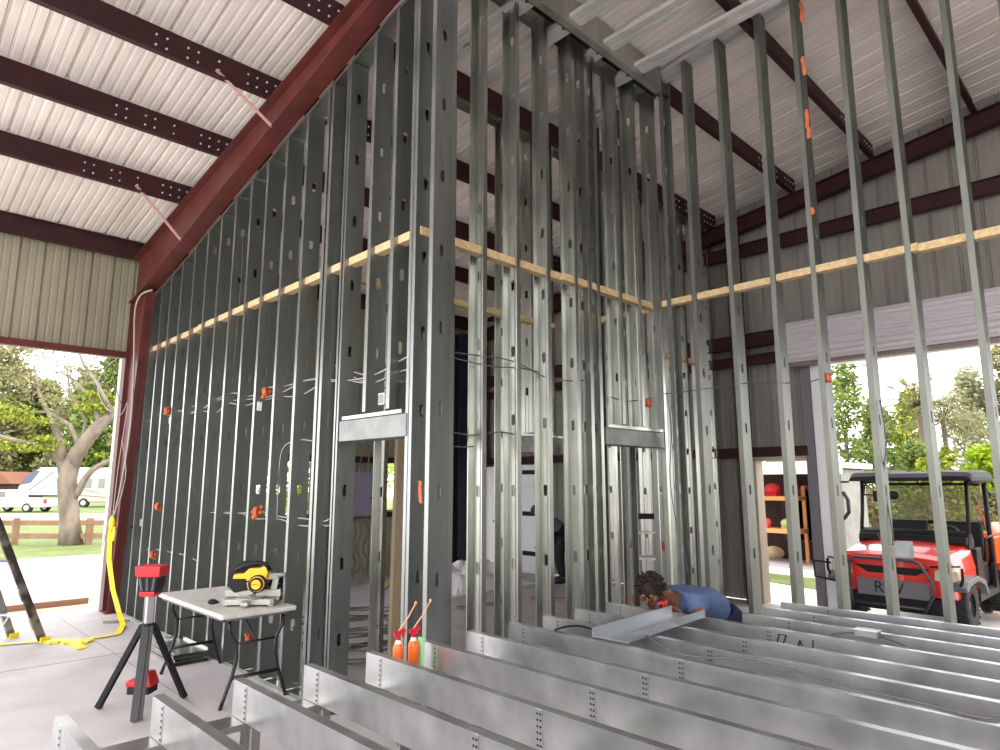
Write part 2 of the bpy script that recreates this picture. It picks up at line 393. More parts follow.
# ------------------------------------------------------------------ framing
W = .18
ORD = ['first','second','third','fourth','fifth','sixth','seventh','eighth','ninth','tenth','eleventh','twelfth','thirteenth','fourteenth','fifteenth','sixteenth','seventeenth','eighteenth','nineteenth','twentieth']
def stud_mb(L, fl=.045, w=W, hole0=.55, step=.61, holes=True, gr=.004):
    """C stud standing on z=0: web in the plane v=0 along u 0..w, flanges to +v, lips"""
    mb = MB(); prof = [(.013, fl), (0, fl), (0, 0), (w*.33, 0), (w*.38, gr), (w*.60, gr), (w*.65, 0), (w, 0), (w, fl), (w-.013, fl)]
    zs = [0]; hz = []
    if holes:
        z = hole0
        while z < L-.2: hz.append((z-.05, z+.05)); z += step
    def quad(a, b, z0, z1):
        mb.add([(a[0], a[1], z0), (b[0], b[1], z0), (b[0], b[1], z1), (a[0], a[1], z1)], [(0,1,2,3)])
    for i in range(len(prof)-1):
        a, b = prof[i], prof[i+1]
        if i == 4 and hz:
            cut = [0]+[q for h in hz for q in h]+[L]
            for k in range(0, len(cut)-1, 2): quad(a, b, cut[k], cut[k+1])
            for h0, h1 in hz:               # rounded ends of the slots
                c = .012; v = gr
                mb.add([(a[0],v,h0),(a[0]+c,v,h0),(a[0],v,h0+c)], [(0,1,2)]); mb.add([(b[0],v,h0),(b[0]-c,v,h0),(b[0],v,h0+c)], [(0,1,2)])
                mb.add([(a[0],v,h1),(a[0]+c,v,h1),(a[0],v,h1-c)], [(0,1,2)]); mb.add([(b[0],v,h1),(b[0]-c,v,h1),(b[0],v,h1-c)], [(0,1,2)])
        else: quad(a, b, 0, L)
    return mb
_cache = {}
def stud(p, z0, z1, axis, flip=1, label='', group=None, mirror=1, m=GALV, name='metal_stud', lean=(0,0), hole0=None):
    """axis 'A': web spans +X, flanges toward +Y*flip ; axis 'B': web spans +Y, flanges toward +X*flip"""
    L = round(z1-z0, 3); h0 = round((.55 if hole0 is None else hole0), 3)
    key = (L, axis, flip, h0, m.name)
    if key not in _cache:
        mb = stud_mb(L, hole0=h0, gr=.0006 if axis == 'A' else .0035)
        if axis == 'A': mb.v = [(u, v*flip, z) for u, v, z in mb.v]
        else: mb.v = [(v*flip, u, z) for u, v, z in mb.v]
        o = mb.build(name, m, solid=.003); _cache[key] = o
    else:
        o = _cache[key].copy(); C.objects.link(o)
    o.location = (p[0], p[1], z0)
    o.rotation_euler = (lean[0], lean[1], 0)
    return tag(o, label, 'stud', group)
def rlow(y):   # underside of the big rafter
    P = [(1.5,6.3),(4.4,6.04),(7.6,5.36),(10.5,4.72),(12,4.5)]
    for (a, za), (b, zb) in zip(P, P[1:]):
        if a <= y <= b: return za+(zb-za)*(y-a)/(b-a)
    return 6.3
XA = 2.97
TT = .002
# wall A : long left wall
Ay = [10.95, 10.53, 10.14, 9.76, 9.33, 8.88, 8.44, 8.02, 7.6, 7.17, 6.76, 6.31, 5.87, 5.49]
gA = 'studs of the long left stud wall'
for i, y in enumerate(Ay):
    lab = 'galvanised steel stud in the long left wall, %s from the red column' % ORD[i]
    stud((XA, y), .006, rlow(y)-.1, 'A', 1 if i < 13 else -1, lab, gA)
for y, s, lab in ((5.37,1,'galvanised stud doubled up just left of the doorway in the long left wall'),
                  (5.13,-1,'outer galvanised jamb stud on the left side of the doorway in the left wall'),
                  (5.06,1,'inner galvanised jamb stud on the left side of the doorway in the left wall'),
                  (4.08,-1,'inner galvanised jamb stud on the right side of the doorway in the left wall'),
                  (4.0,1,'outer galvanised jamb stud on the right side of the doorway in the left wall')):
    stud((XA, y), .006, rlow(y)-.1, 'A', s, lab, gA)
for y, lab in ((4.64,'left short galvanised stud above the header of the left wall doorway'),(4.3,'right short galvanised stud above the header of the left wall doorway')):
    stud((XA, y), 2.42, rlow(y)-.1, 'A', 1, lab, gA, hole0=.5)
# header boxes
def header(x0, y0, x1, y1, z0, z1, ax, label):
    t = empty('door_header', ((x0+x1)/2, (y0+y1)/2, z0), 0, label, 'header')
    mb = MB(); lx = (x1-x0)/2; ly = (y1-y0)/2; h = z1-z0
    mb.box(-lx, -ly, 0, lx, ly, h-.035); mb.build('header_box', HEAD, t, bevel=.004)
    mb = MB()
    if ax == 'A':
        mb.box(-lx-.006, -ly+.05, h-.034, lx+.01, ly-.05, h-.03); mb.box(-lx-.006, -ly+.05, h-.034, -lx-.003, ly-.05, h)
    else:
        mb.box(-lx+.03, -ly-.006, h-.034, lx-.03, ly+.01, h-.03); mb.box(-lx+.03, -ly-.006, h-.034, lx-.03, -ly-.003, h)
    mb.build('track', GALVT, t)
header(XA-.012, 4.06, XA+.175, 5.02, 2.19, 2.4, 'A', 'boxed galvanised header over the doorway in the long left stud wall')
YBW = 3.95
header(5.31, YBW-.012, 6.36, YBW+.175, 2.22, 2.42, 'B', 'boxed galvanised header over the doorway in the front stud wall')
# tracks of wall A
mb = MB()
for y0, y1 in ((5.0, 11.0),): mb.sheet([(XA-.003,.035),(XA-.003,.001),(XA+W+.003,.001),(XA+W+.003,.035)], (0,y0,0), (1,0,0), (0,0,1), (0,y1-y0,0))
thing(mb, 'floor_track', GALVT, 'galvanised floor track under the long left stud wall', 'track', solid=.002)
mb = MB(); P = [3.95, 4.4, 7.6, 10.5, 11.05]
for y0, y1 in zip(P, P[1:]):
    z0, z1 = rlow(y0)-.09, rlow(y1)-.09
    pr = [(XA-.004,-.035),(XA-.004,0),(XA+W+.004,0),(XA+W+.004,-.035)]
    a = [(u, y0, z0+v) for u, v in pr]; b = [(u, y1, z1+v) for u, v in pr]
    mb.add(a+b, [(i, i+1, 5+i, 4+i) for i in range(3)])
thing(mb, 'top_track', GALVT, 'galvanised top track sloping up under the big red rafter', 'track', solid=.002)

# wall B : front wall of the tall block
ZB = zd(YBW)-.1
gB = 'studs of the front stud wall'
TOPB = ZB-.01
for x, s, lab in ((3.13,1,'galvanised corner stud where the left and front walls meet, left of the pair'),
                  (3.33,-1,'galvanised corner stud where the left and front walls meet, right of the pair'),
                  (3.69,-1,'galvanised stud in the front wall, first to the right of the near corner'),
                  (4.10,-1,'galvanised stud in the front wall, second to the right of the near corner'),
                  (4.51,-1,'galvanised stud in the front wall, third to the right of the near corner'),
                  (4.92,-1,'galvanised stud in the front wall, fourth to the right of the near corner'),
                  (5.09,1,'galvanised stud in the front wall just left of the doorway jamb'),
                  (5.28,-1,'galvanised jamb stud on the left side of the front wall doorway'),
                  (6.40,1,'galvanised jamb stud on the right side of the front wall doorway')):
    stud((x, YBW), .006, TOPB, 'B', s, lab, gB, m=GALVT)
stud((XA, 3.78), .006, TOPB, 'A', 1, 'wide-faced galvanised stud closing the near corner of the left and front walls', gB)
for x, lab in ((5.66,'left short galvanised stud above the front wall doorway header'),(6.02,'right short galvanised stud above the front wall doorway header')):
    stud((x, YBW), 2.44, TOPB, 'B', -1, lab, gB, m=GALVT, hole0=.5)
def utrack(x0, y0, z0, x1, y1, z1, label, down=1, wd=W+.012, lip=.06, m=GALVT, name='top_track'):
    mb = MB(); d = V((x1-x0, y1-y0, z1-z0)); a = V((-d.y, d.x, 0)).normalized()
    mb.sheet([(0,-lip*down),(0,0),(wd,0),(wd,-lip*down)], (x0,y0,z0), a, (0,0,1), d)
    return thing(mb, name, m, label, 'track', solid=.003)
utrack(3.0, YBW-.006, ZB, 6.48, YBW-.006, ZB, 'galvanised top track of the front stud wall close under the roof', lip=.12)
mb = MB(); mb.sheet([(.2,0),(0,0),(0,-.31),(.075,-.31)], (3.0,3.735,zd(3.74)-.03), (0,1,0), (0,0,1), (3.27,0,0)); thing(mb, 'rim_track', GALVT, 'deep galvanised rim track across the head of the front stud wall', 'track', solid=.003)
utrack(5.0, YBW-.006, .002, 3.0, YBW-.006, .002, 'galvanised floor track of the front stud wall beside the near corner', down=-1, wd=-W-.012, lip=.035, name='floor_track')

# wall D : parallel wall behind, up to the gable
YD = 5.37; ZD = zd(YD)-.1
gD = 'studs of the stud wall behind the corridor'
xs = [3.3+.412*i for i in range(18)]
for i, x in enumerate(xs):
    lab = 'galvanised stud in the rear wall behind the corridor, %s from its left end' % ORD[i]
    crip = i in (6, 7)
    if crip: lab = 'short galvanised stud above the inner doorway of the rear corridor wall, %s' % ('left one' if i == 6 else 'right one')
    stud((x, YD), 2.44 if crip else .006, ZD-.01, 'B', -1 if i % 2 else 1, lab, gD, m=GALVT, hole0=.5+.03*(i % 3))
stud((3.05, YD), .006, ZD-.01, 'B', 1, 'galvanised stud at the extreme left end of the rear corridor wall', gD)
header(5.42, YD-.012, 6.56, YD+.175, 2.2, 2.42, 'B', 'dull galvanised header over the inner doorway seen between the front studs')
utrack(3.0, YD-.006, ZD, 10.2, YD-.006, ZD, 'galvanised top track of the rear wall behind the corridor', lip=.09)
utrack(10.2, YD-.006, .002, 4.6, YD-.006, .002, 'galvanised floor track of the rear wall behind the corridor', down=-1, wd=-W-.012, lip=.035, name='floor_track')

# wall C : right wall, runs toward the camera, open framing
XC = 6.29
gC = 'studs of the right-hand open stud wall'
Cy = [3.44, 3.0, 2.59, 2.19, 1.81, 1.40, .98, .57, .16]
for i, y in enumerate(Cy):
    lab = 'tall galvanised stud in the open right-hand wall, %s from the front wall' % ORD[i]
    if i == 3: lab = 'tall galvanised stud with orange scraps on its edge, in the open right-hand wall'
    stud((XC, y), .006, zd(y)-.1, 'A', 1, lab, gC, m=GALVC, lean=(R((0,-.3,.2,-.15,.35,-.2,.2,0,.2)[i]), R((0,.15,-.2,.2,-.1,.15,0,.1,0)[i])))
for y, lab in ((4.45,'galvanised stud of the right-hand wall just behind the front wall'),(4.85,'galvanised stud of the right-hand wall midway across the corridor'),(5.22,'galvanised stud of the right-hand wall next to the rear corridor wall'),(3.8,'galvanised end stud where the open right-hand wall meets the front wall')):
    stud((XC+.02, y), .006, zd(y)-.1, 'A', -1, lab, gC, m=GALVC)
def slopetrack(x, y0, y1, dz, label, name='top_track', w_=W+.01, lip=.05, m=GALVT, up=-1, lipin=False):
    mb = MB(); pr = [(0, lip*up), (0, 0), (w_, 0), (w_, lip*up)]
    a = [(x+u, y0, zd(y0)-dz+v) for u, v in pr]; b = [(x+u, y1, zd(y1)-dz+v) for u, v in pr]
    mb.add(a+b, [(i, i+1, 5+i, 4+i) for i in range(3)])
    return thing(mb, name, m, label, 'track' if name == 'top_track' else 'joist', solid=.003)
slopetrack(XC-.006, 5.3, -.2, .06, 'glare-bright galvanised top track sloping along the heads of the open right-hand studs', m=STRIP)
def rjoist(x, y0, y1, label, dz=.07):
    L = math.hypot(y1-y0, zd(y1)-zd(y0)); mb = stud_mb(L, hole0=.45, step=.9)
    mb.v = [(u, v, z) for u, v, z in mb.v]
    o = mb.build('ceiling_joist', STRIP, solid=.003)
    ang = math.atan2(zd(y1)-zd(y0), y0-y1)
    # long axis z -> toward -Y and up, web faces down
    M = Matrix.Translation((x, y0, zd(y0)-dz-.02)) @ Matrix(((1,0,0,0),(0,-math.sin(ang)*1,-math.cos(ang),0),(0,math.cos(ang),math.sin(ang),0),(0,0,0,1)))
    o.matrix_world = M
    return tag(o, label, 'joist', 'galvanised ceiling joists under the roof sheet')
for i, x in enumerate((3.5, 4.05, 4.6, 5.16, 5.72)):
    rjoist(x, 5.2, .5, 'galvanised ceiling joist under the roof sheet, %s from the left' % ORD[i])

# timber bracing boards
def board(p, q, w_, h_, label, name='brace_board', m=WOOD):
    mb = MB(); mb.bar(p, q, w_, h_); return thing(mb, name, m, label, 'board', 'pale timber bracing boards', bevel=.003)
zW = 3.83
def brace(axis, c, a0, a1, z, lab, piece=2.4):
    n_ = max(1, round(abs(a1-a0)/piece)); d = (a1-a0)/n_
    for i in range(n_):
        s = a0+d*i; e = s+d; off = .0 if i % 2 else .012
        L = lab % (['nearest the corner','next from the corner','third from the corner','fourth from the corner'][i] if n_ > 1 else 'single length')
        if axis == 'y': board((c+off, s, z+.008*(i % 2)), (c+off, e, z+.008*(i % 2)), .09, .07, L)
        else: board((s, c+off, z+.008*(i % 2)), (e, c+off, z+.008*(i % 2)), .09, .07, L)
brace('y', XA+.075, 3.99, 11.05, zW-.01, 'pale timber bracing board in the long left stud wall, %s')
brace('x', YBW+.06, 3.16, 6.28, zW-.02, 'pale timber bracing board in the front stud wall, %s', 1.6)
brace('y', XC+.06, 3.88, .1, zW, 'pale timber bracing board in the open right-hand wall, %s', 1.3)
brace('y', XC+.07, 4.1, 5.3, zW-.02, 'pale timber bracing board crossing the corridor behind the front wall, %s', 5)
brace('x', YD+.02, 3.1, 6.2, zW-.02, 'pale timber bracing board in the rear corridor wall behind the left half, %s', 5)
brace('x', YD+.06, 7.45, 10.1, zW-.02, 'pale timber bracing board in the rear corridor wall, right-hand half, %s', 5)
mb = MB(); mb.bar((3.74,5.25,.004),(3.80,5.27,3.6),.09,.05); mb.bar((3.80,5.2,.3),(3.95,5.23,2.6),.03,.05)
thing(mb, 'wood_post', WOODG, 'weathered upright timber seen through the left wall doorway', 'post')

# floor joists (foreground platform)
ZJ = .825; JH = .175; gJ = 'galvanised joists of the low platform'
JX = [.76, 1.165, 1.56, 1.96, 2.37, 2.785, 3.19, 3.595, 3.97, 4.36, 4.775, 5.16, 5.53, 5.88]
def joist_mb(y0, y1, near=2.16):
    L = y0-y1; mb = MB()
    # web at x=0 facing -X, flanges to +X ; local y from 0 down to -L
    pr = [(.045, .013), (.045, 0), (0, 0), (0, JH), (.048, JH), (.048, JH-.013)]
    mb.sheet(pr, (0,0,-JH), (1,0,0), (0,0,1), (0,-L,0))
    def screws(y):
        for k in range(6):
            z = -JH+.018+k*.027
            mb.cyl((-.001,y,z),(-.006,y,z),.0045,n=6,m=1)
    if y0 > 3:
        for y in (-.16, -(y0-near)): 
            mb.box(-.0035, y-.004, -JH+.004, -.001, y+.035, -.004, 0); screws(y+.006)
            if y < -1: screws(y+.024)
    else: mb.box(-.0035, -(y0-near)-.004, -JH+.004, -.001, -(y0-near)+.03, -.004, 0); screws(-(y0-near)+.01)
    return mb
SCREW = mat('dark_screw', (50,48,48), .5, .5)
for i, x in enumerate(JX):
    y0 = 3.6 if i < 11 else 2.56
    o = joist_mb(y0, -.9, 2.14+.02*(i % 3)).build('floor_joist', [GALVJ, SCREW], solid=.0025)
    o.location = (x, y0, ZJ)
    tag(o, 'galvanised steel floor joist of the low platform, %s from the left' % ORD[i], 'joist', gJ)
# marker scribble on a joist web
mk = MB()
def stroke(pts, x, r=.008):
    P = [at(px, py, 0, x-.004) for px, py in pts]
    for a, b in zip(P, P[1:]): mk.bar(a, b, .004, r*2, up=(1,0,0))
# low knee wall under the joists
mb = MB(); mb.sheet([(0,-.03),(0,0),(.15,0),(.15,-.03)], (.3,3.44,ZJ-JH-.004), (0,1,0), (0,0,1), (5.0,0,0))
thing(mb, 'knee_wall_track', GALVT, 'galvanised track on the low posts under the far ends of the floor joists', 'track', solid=.003)
mb = MB(); mb.sheet([(0,-.03),(0,0),(.15,0),(.15,-.03)], (.3,1.95,ZJ-JH-.004), (0,1,0), (0,0,1), (5.9,0,0))
thing(mb, 'knee_wall_track', GALVT, 'galvanised track on low posts under the joist splices, nearer the viewer', 'track', solid=.003)
k = 0
for i, x in enumerate((.8,1.6,2.0,2.62,3.1,3.7,4.3,5.0)):
    lab = 'short galvanised post under the far ends of the floor joists, %s from the left' % ORD[i]
    o = stud_mb(ZJ-JH-.01, w=.14, holes=False).build('short_post', GALVT, solid=.003); o.location = (x, 3.445, .002); tag(o, lab, 'post', 'short posts under the platform')
    o.rotation_euler = (0,0,0); o.data.transform(Matrix.Rotation(R(90), 4, 'Z')); o.location.x = x+.045
for i, x in enumerate((.8,1.7,2.5,3.3,4.1,4.9,5.7)):
    o = stud_mb(ZJ-JH-.01, w=.14, holes=False).build('short_post', GALVT, solid=.003); o.data.transform(Matrix.Rotation(R(90), 4, 'Z')); o.location = (x+.045, 1.955, .002)
    tag(o, 'short galvanised post under the joist splices, %s from the left' % ORD[i], 'post', 'short posts under the platform')
# loose tracks lying across the joists
def utrk(c, d, L, wd, lip, label, z, m):
    d = V(d).normalized(); a = V((-d.y, d.x, 0)); mb = MB()
    mb.sheet([(-wd/2,lip),(-wd/2,0),(wd/2,0),(wd/2,lip)], V(c)-d*L/2, a, (0,0,1), d*L)
    return thing(mb, 'loose_track', m, label, 'track', solid=.003)
utrk((4.2,2.76,ZJ+.012), (1.1,.07,0), 1.1, .27, .055, 'short open galvanised track lying across the joists in front of the kneeling worker', 0, mat('clean_zinc', (182,186,192), .35, .75))

# ------------------------------------------------------------------ cables
def wire(pts, r, label, cat='cable', name='electrical_cable', m=CABLE, group=None, n=5, sub=6, sag=0):
    P = [V(p) for p in pts]; out = []
    for i in range(len(P)-1):
        p0 = P[max(i-1,0)]; p1 = P[i]; p2 = P[i+1]; p3 = P[min(i+2,len(P)-1)]
        for k in range(sub):
            t = k/sub
            q = .5*((2*p1)+(p2-p0)*t+(2*p0-5*p1+4*p2-p3)*t*t+(3*p1-p0-3*p2+p3)*t**3)
            out.append(q)
    out.append(P[-1])
    mb = MB(); mb.tube(out, r, n); return thing(mb, name, m, label, cat, group)
XM = XA+W/2
def wavy(y0, y1, z, amp, seed, x=XM, step=.42):
    rnd = random.Random(seed); pts = []; y = y0; s = 1 if y1 > y0 else -1
    while (y1-y)*s > 0:
        pts.append((x+rnd.uniform(-.02,.02), y, z+rnd.uniform(-amp,amp))); y += s*step
    pts.append((x, y1, z)); return pts
gw = 'white cables threaded through the left wall'
wire(wavy(10.9,5.4,2.83,.04,1), .007, 'white cable running at head height through the long left stud wall, upper of three', group=gw)
wire(wavy(10.9,4.0,2.78,.05,2), .007, 'white cable running at head height through the long left stud wall, middle of three', group=gw)
wire(wavy(8.9,4.0,2.72,.05,3), .007, 'white cable running at head height through the long left stud wall, lowest of three', group=gw)
wire(wavy(7.9,5.3,1.53,.03,4), .007, 'white cable running at waist height through the left stud wall, upper strand', group=gw)
wire(wavy(8.0,5.2,1.48,.04,5), .007, 'white cable running at waist height through the left stud wall, lower strand', group=gw)
wire(wavy(10.8,8.3,.93,.06,6), .007, 'white cable running low through the left wall near the red column', group=gw)
wire([(XM,5.2,2.85),(XM+.1,4.9,2.7),(XM+.12,4.5,2.62),(XM+.05,4.25,2.66),(XM,4.0,2.72)], .007, 'thick loop of pale cable above the left wall doorway header', group=gw)
wire([(XM,5.3,2.9),(XM+.1,4.8,2.74),(XM+.1,4.4,2.68),(XM,4.0,2.78)], .007, 'second loop of pale cable above the left wall doorway header', group=gw)
wire([at(178,426,0,XM),at(172,455,0,XM),at(166,480,0,XM)], .005, 'short white cable hanging from the upper left junction box', group=gw)
wire([at(240,205,0,XM),at(243,250,0,XM),at(238,320,0,XM),at(229,420,0,XM),at(222,500,0,XM)], .005, 'thin grey cable dropping down the fifth bay of the left wall', m=CABLEG)
wire([at(277,520,0,XM),at(279,470,0,XM),at(284,447,0,XM),at(300,440,0,XM),at(312,441,0,XM)], .006, 'pale cable curving up beside the left wall studs left of the doorway', group=gw)
def XB(px, py): return at(px, py, 1, YBW+.09)
gb = 'dark cables looping through the front wall'
wire([XB(452,352),XB(482,356),XB(500,358),XB(520,364),XB(548,378),XB(578,381),XB(600,378)], .006, 'dark cable looping through the front wall studs at head height', m=CABLEG, group=gb)
wire([XB(452,357),XB(478,364),XB(500,367),XB(520,368),XB(540,372)], .006, 'dark cable just below another in the front wall studs', m=CABLEG, group=gb)
wire([XB(452,432),XB(470,435),XB(484,434),XB(500,432),XB(516,435),XB(524,441)], .006, 'dark cable looping through the front wall at door-header height', m=CABLEG, group=gb)
wire([XB(452,446),XB(465,447),XB(474,446)], .005, 'short grey cable just right of the near corner post', m=CABLEG, group=gb)
wire([XB(611,397),XB(625,401),XB(640,400),XB(652,398)], .006, 'dark cable above the front wall doorway header', m=CABLEG, group=gb)
def XCp(px, py): return at(px, py, 0, XC+.09)
wire([XCp(664,394),XCp(690,391),XCp(733,385),XCp(760,382),XCp(800,383),XCp(822,378),XCp(845,368),XCp(872,365)], .006, 'grey cable strung through the open right-hand studs to an orange bushing', m=CABLEG)
wire([XCp(667,392),XCp(671,430),XCp(670,480),XCp(676,520),XCp(684,550),XCp(688,575)], .006, 'dark cable drooping down beside the right end of the front wall', m=CABLEG)
wire([XCp(880,400),XCp(886,440),XCp(884,480),XCp(892,530),XCp(893,545)], .006, 'green-grey cable running down an open right-hand stud to a metal box', m=CABLEG)
wire([XCp(877,532),XCp(884,548),XCp(889,566),XCp(890,595)], .006, 'thin cable leaving the metal box on the right-hand stud', m=CABLEG)
# junction boxes and orange bushings
def jbox(p, s, label, m=WHITEP, n='junction_box'):
    t = empty(n, p, 0, label, 'electrical box'); 
    mb = MB(); mb.box(-s*.3,-s*.5,0,s*.3,s*.5,s*1.1); mb.build('box', m, t, bevel=.004)
    mb = MB(); mb.box(-s*.34,-s*.42,s*.1,-s*.3,s*.42,s*1.0); mb.build('cover', HEAD, t)
BLUEB = mat('blue_grey_box', (150,166,186), .5)
for px, py, lab in ((171,424,'blue-grey junction box below an orange bushing near the red column'),(257,411,'white junction box below an orange bushing in the middle of the left wall'),(142,526,'pale blue switch box low in the left wall near the red column'),(382,405,'grey junction box above the left wall doorway header')):
    p = at(px, py, 0, XA+.05); jbox((p.x, p.y-.02, p.z), .085, lab, BLUEB if 'blue' in lab else WHITEP)
p = at(905, 558, 0, XC-.03); jbox((p.x, p.y, p.z), .12, 'square metal box screwed to an open right-hand stud', HEAD)
p = at(868, 637, 2, ZJ+.01); 
t = empty('junction_box', p, 0, 'small pale electrical box lying on the right-hand joists', 'electrical box')
MB().box(-.04,-.07,0,.04,.07,.045).build('box', HEAD, t, bevel=.004); MB().box(-.042,-.072,.045,.042,.072,.05).build('cover', WHITEP, t)
OR = mat('orange_bushing', (214,112,70), .7, 0, (180,84,52), 30)
def bush(px, py, ax, val, r, lab):
    rnd = random.Random(px); p = at(px, py, ax, val); mb = MB()
    mb.lathe([(r*.45,-.02),(r,-.02),(r*1.1,0),(r,.02),(r*.45,.02),(r*.45,-.02)], (0,0,0), 12, ax=(.6,-.8,.1) if ax == 0 else (.2,-1,0))
    for k in range(4):
        a = rnd.uniform(0, 6.28); q = (r*math.cos(a)*.8, r*math.sin(a)*.6, rnd.uniform(-r,r)*1.2); mb.ball(q, r*.42, 6, 5)
    mb.v = [(a+p.x, b+p.y, c+p.z) for a, b, c in mb.v]
    thing(mb, 'orange_bushing', OR, lab, 'bushing', 'orange bushings in the stud slots')
for px, py, ax, val, r, lab in ((168,411,0,XM-.1,.05,'orange bushing at head height above the blue-grey junction box'),(266,392,0,XM-.1,.05,'orange bushing at head height above the white junction box'),
    (257,512,0,XM-.1,.055,'orange bushing at waist height on the left wall above the saw'),(122,526,0,XM-.12,.06,'orange bushing low beside the red column'),(158,507,0,XM-.1,.04,'orange bushing at waist height left of the tripod light'),
    (153,555,0,XM-.1,.045,'orange bushing just above the tripod light head'),(249,638,0,XM-.1,.04,'orange bushing seen under the folding table'),
    (828,378,0,XC+.05,.04,'round orange bushing where the cable crosses the right-hand stud'),(649,403,1,YBW+.05,.045,'orange bushing above the front wall doorway header')):
    bush(px, py, ax, val, r, lab)
for a, b, lab in (((421,384),(423,398),'scrap'),((422,480),(424,494),'scrap')):
    pass
# orange paper scraps on stud edges
def scrap(px, py, h, ax, val, lab):
    p = at(px, py, ax, val); mb = MB(); rnd = random.Random(px+py)
    for k in range(5):
        z = p.z-h/2+h*k/5; a = rnd.uniform(-.012,.012); mb.hexa([(p.x-.004,p.y-.018+a,z),(p.x,p.y-.018+a,z),(p.x,p.y+.018+a,z),(p.x-.004,p.y+.018+a,z),(p.x-.012,p.y-.014,z+h/5),(p.x-.006,p.y-.014,z+h/5),(p.x-.006,p.y+.016,z+h/5),(p.x-.012,p.y+.016,z+h/5)])
    thing(mb, 'paper_scrap', OR, lab, 'scrap', 'orange scraps stuck on studs')
scrap(802,12,.22,0,XC-.003,'topmost orange scrap on a right-hand stud at the top edge of view')
scrap(804,66,.2,0,XC-.003,'second orange scrap down on the right-hand stud')
scrap(808,124,.3,0,XC-.003,'third and longest orange scrap on the right-hand stud')
scrap(813,211,.07,0,XC-.003,'smallest and lowest orange scrap on the right-hand stud')
scrap(421,492,.16,0,XA-.003,'orange scrap on the corner studs right of the left doorway')
# marker scribble
x = JX[10]
for pts in ([(777,644),(779,634),(786,635),(783,645)],[(798,646),(800,640),(803,648)],[(813,649),(813,640)]): stroke(pts, JX[10])
jo = [o for o in C.objects if o.name.startswith('floor_joist') and abs(o.location.x-JX[10]) < 1e-4][0]
mk.v = [(a-jo.location.x, b-jo.location.y, c-jo.location.z) for a, b, c in mk.v]
mk.build('marker_writing', BLACK, jo)
# conduit hanging on the column
wire([at(152,290,0,2.78),at(141,295,0,2.74),at(135,312,0,2.7),at(134,360,0,2.7),at(131,420,0,2.7),at(122,480,0,2.7),at(112,525,0,2.7)], .014, 'pale conduit bending down the face of the red column', 'conduit', 'conduit', CABLE)
wire([at(118,358,0,2.68),at(106,368,0,2.6),at(98,385,0,2.5),at(104,405,0,2.5),at(120,415,0,2.62),at(128,402,0,2.7),at(124,430,0,2.7),at(118,470,0,2.7),at(113,515,0,2.7)], .007, 'loose pale cable looping off the red column across the opening', m=CABLE)
wire([at(110,360,0,2.6),at(118,395,0,2.62),at(122,405,0,2.7)], .006, 'short loose grey cable beside the top of the red column', m=CABLEG)
wire([at(122,440,0,2.7),at(126,470,0,2.7),at(120,500,0,2.7),at(110,520,0,2.7),at(103,545,0,2.7)], .006, 'pale cable hanging halfway down the red column', m=CABLE)
# yellow strap
mb = MB(); P = [at(113,522,0,2.7),at(110,535,0,2.7),at(109,560,0,2.72),at(113,590,0,2.74)]+[at(119,612,2,.2),at(123,625,2,.02),at(118,634,2,.012),at(100,637,2,.012),at(75,640,2,.012),at(45,641,2,.012),at(20,643,2,.012),at(-15,646,2,.012)]
for a, b in zip(P, P[1:]): 
    d = (b-a).normalized(); s = _r if abs(d.z) > .3 else V((-d.y,d.x,0)).normalized()
    mb.hexa([a-s*.035,a+s*.035,b+s*.035,b-s*.035]+[v+V((0,0,.004))-_f*.004 for v in (a-s*.035,a+s*.035,b+s*.035,b-s*.035)])
mb.ball(at(112,524,0,2.68), .07, 8, 6, sq=(.6,1,1.6)); mb.ball(at(114,534,0,2.66), .05, 8, 6, sq=(.5,.8,2))
thing(mb, 'caution_tape', YELT, 'yellow caution tape tied to the red column and trailing over the floor', 'tape')
mb = MB(); 
for i in range(9):
    a = at(48+i*5, 641+2*math.sin(i*2), 2, .014); b = at(53+i*5, 641+2*math.sin(i*2+2), 2, .014); mb.bar(a, b, .09, .02)
mb.bar(at(70,640,2,.016), at(82,648,2,.016), .09, .02)
thing(mb, 'caution_tape', YELT, 'crumpled yellow tape end on the floor right of the ladder', 'tape')
# extension cord over joists
wire([at(645,634,2,ZJ+.02),at(665,648,2,ZJ+.01),at(690,656,2,ZJ+.008),at(735,659,2,ZJ+.008),at(780,668,2,ZJ+.008),at(850,687,2,ZJ+.008),at(930,705,2,ZJ+.008),at(980,717,2,ZJ+.008),at(1010,719,2,ZJ+.008)], .007, 'dark extension cord snaking across the floor joists', 'cord', 'extension_cord', CABLEG)
wire([at(555,630,2,ZJ+.008),at(565,627,2,ZJ+.01),at(578,626,2,ZJ+.008),at(592,629,2,ZJ+.01)], .008, 'short black cord looping over the joists left of the loose track', 'cord', 'extension_cord', BLACK)
wire([at(832,634,2,ZJ+.01),at(850,633,2,ZJ+.008),at(862,635,2,ZJ+.02)], .006, 'short cord entering the small box on the joists from the left', 'cord', 'cord', CABLEG)
wire([at(876,635,2,ZJ+.02),at(890,640,2,ZJ+.008),at(905,646,2,ZJ+.008)], .006, 'short cord leaving the small box on the joists to the right', 'cord', 'cord', CABLEG)
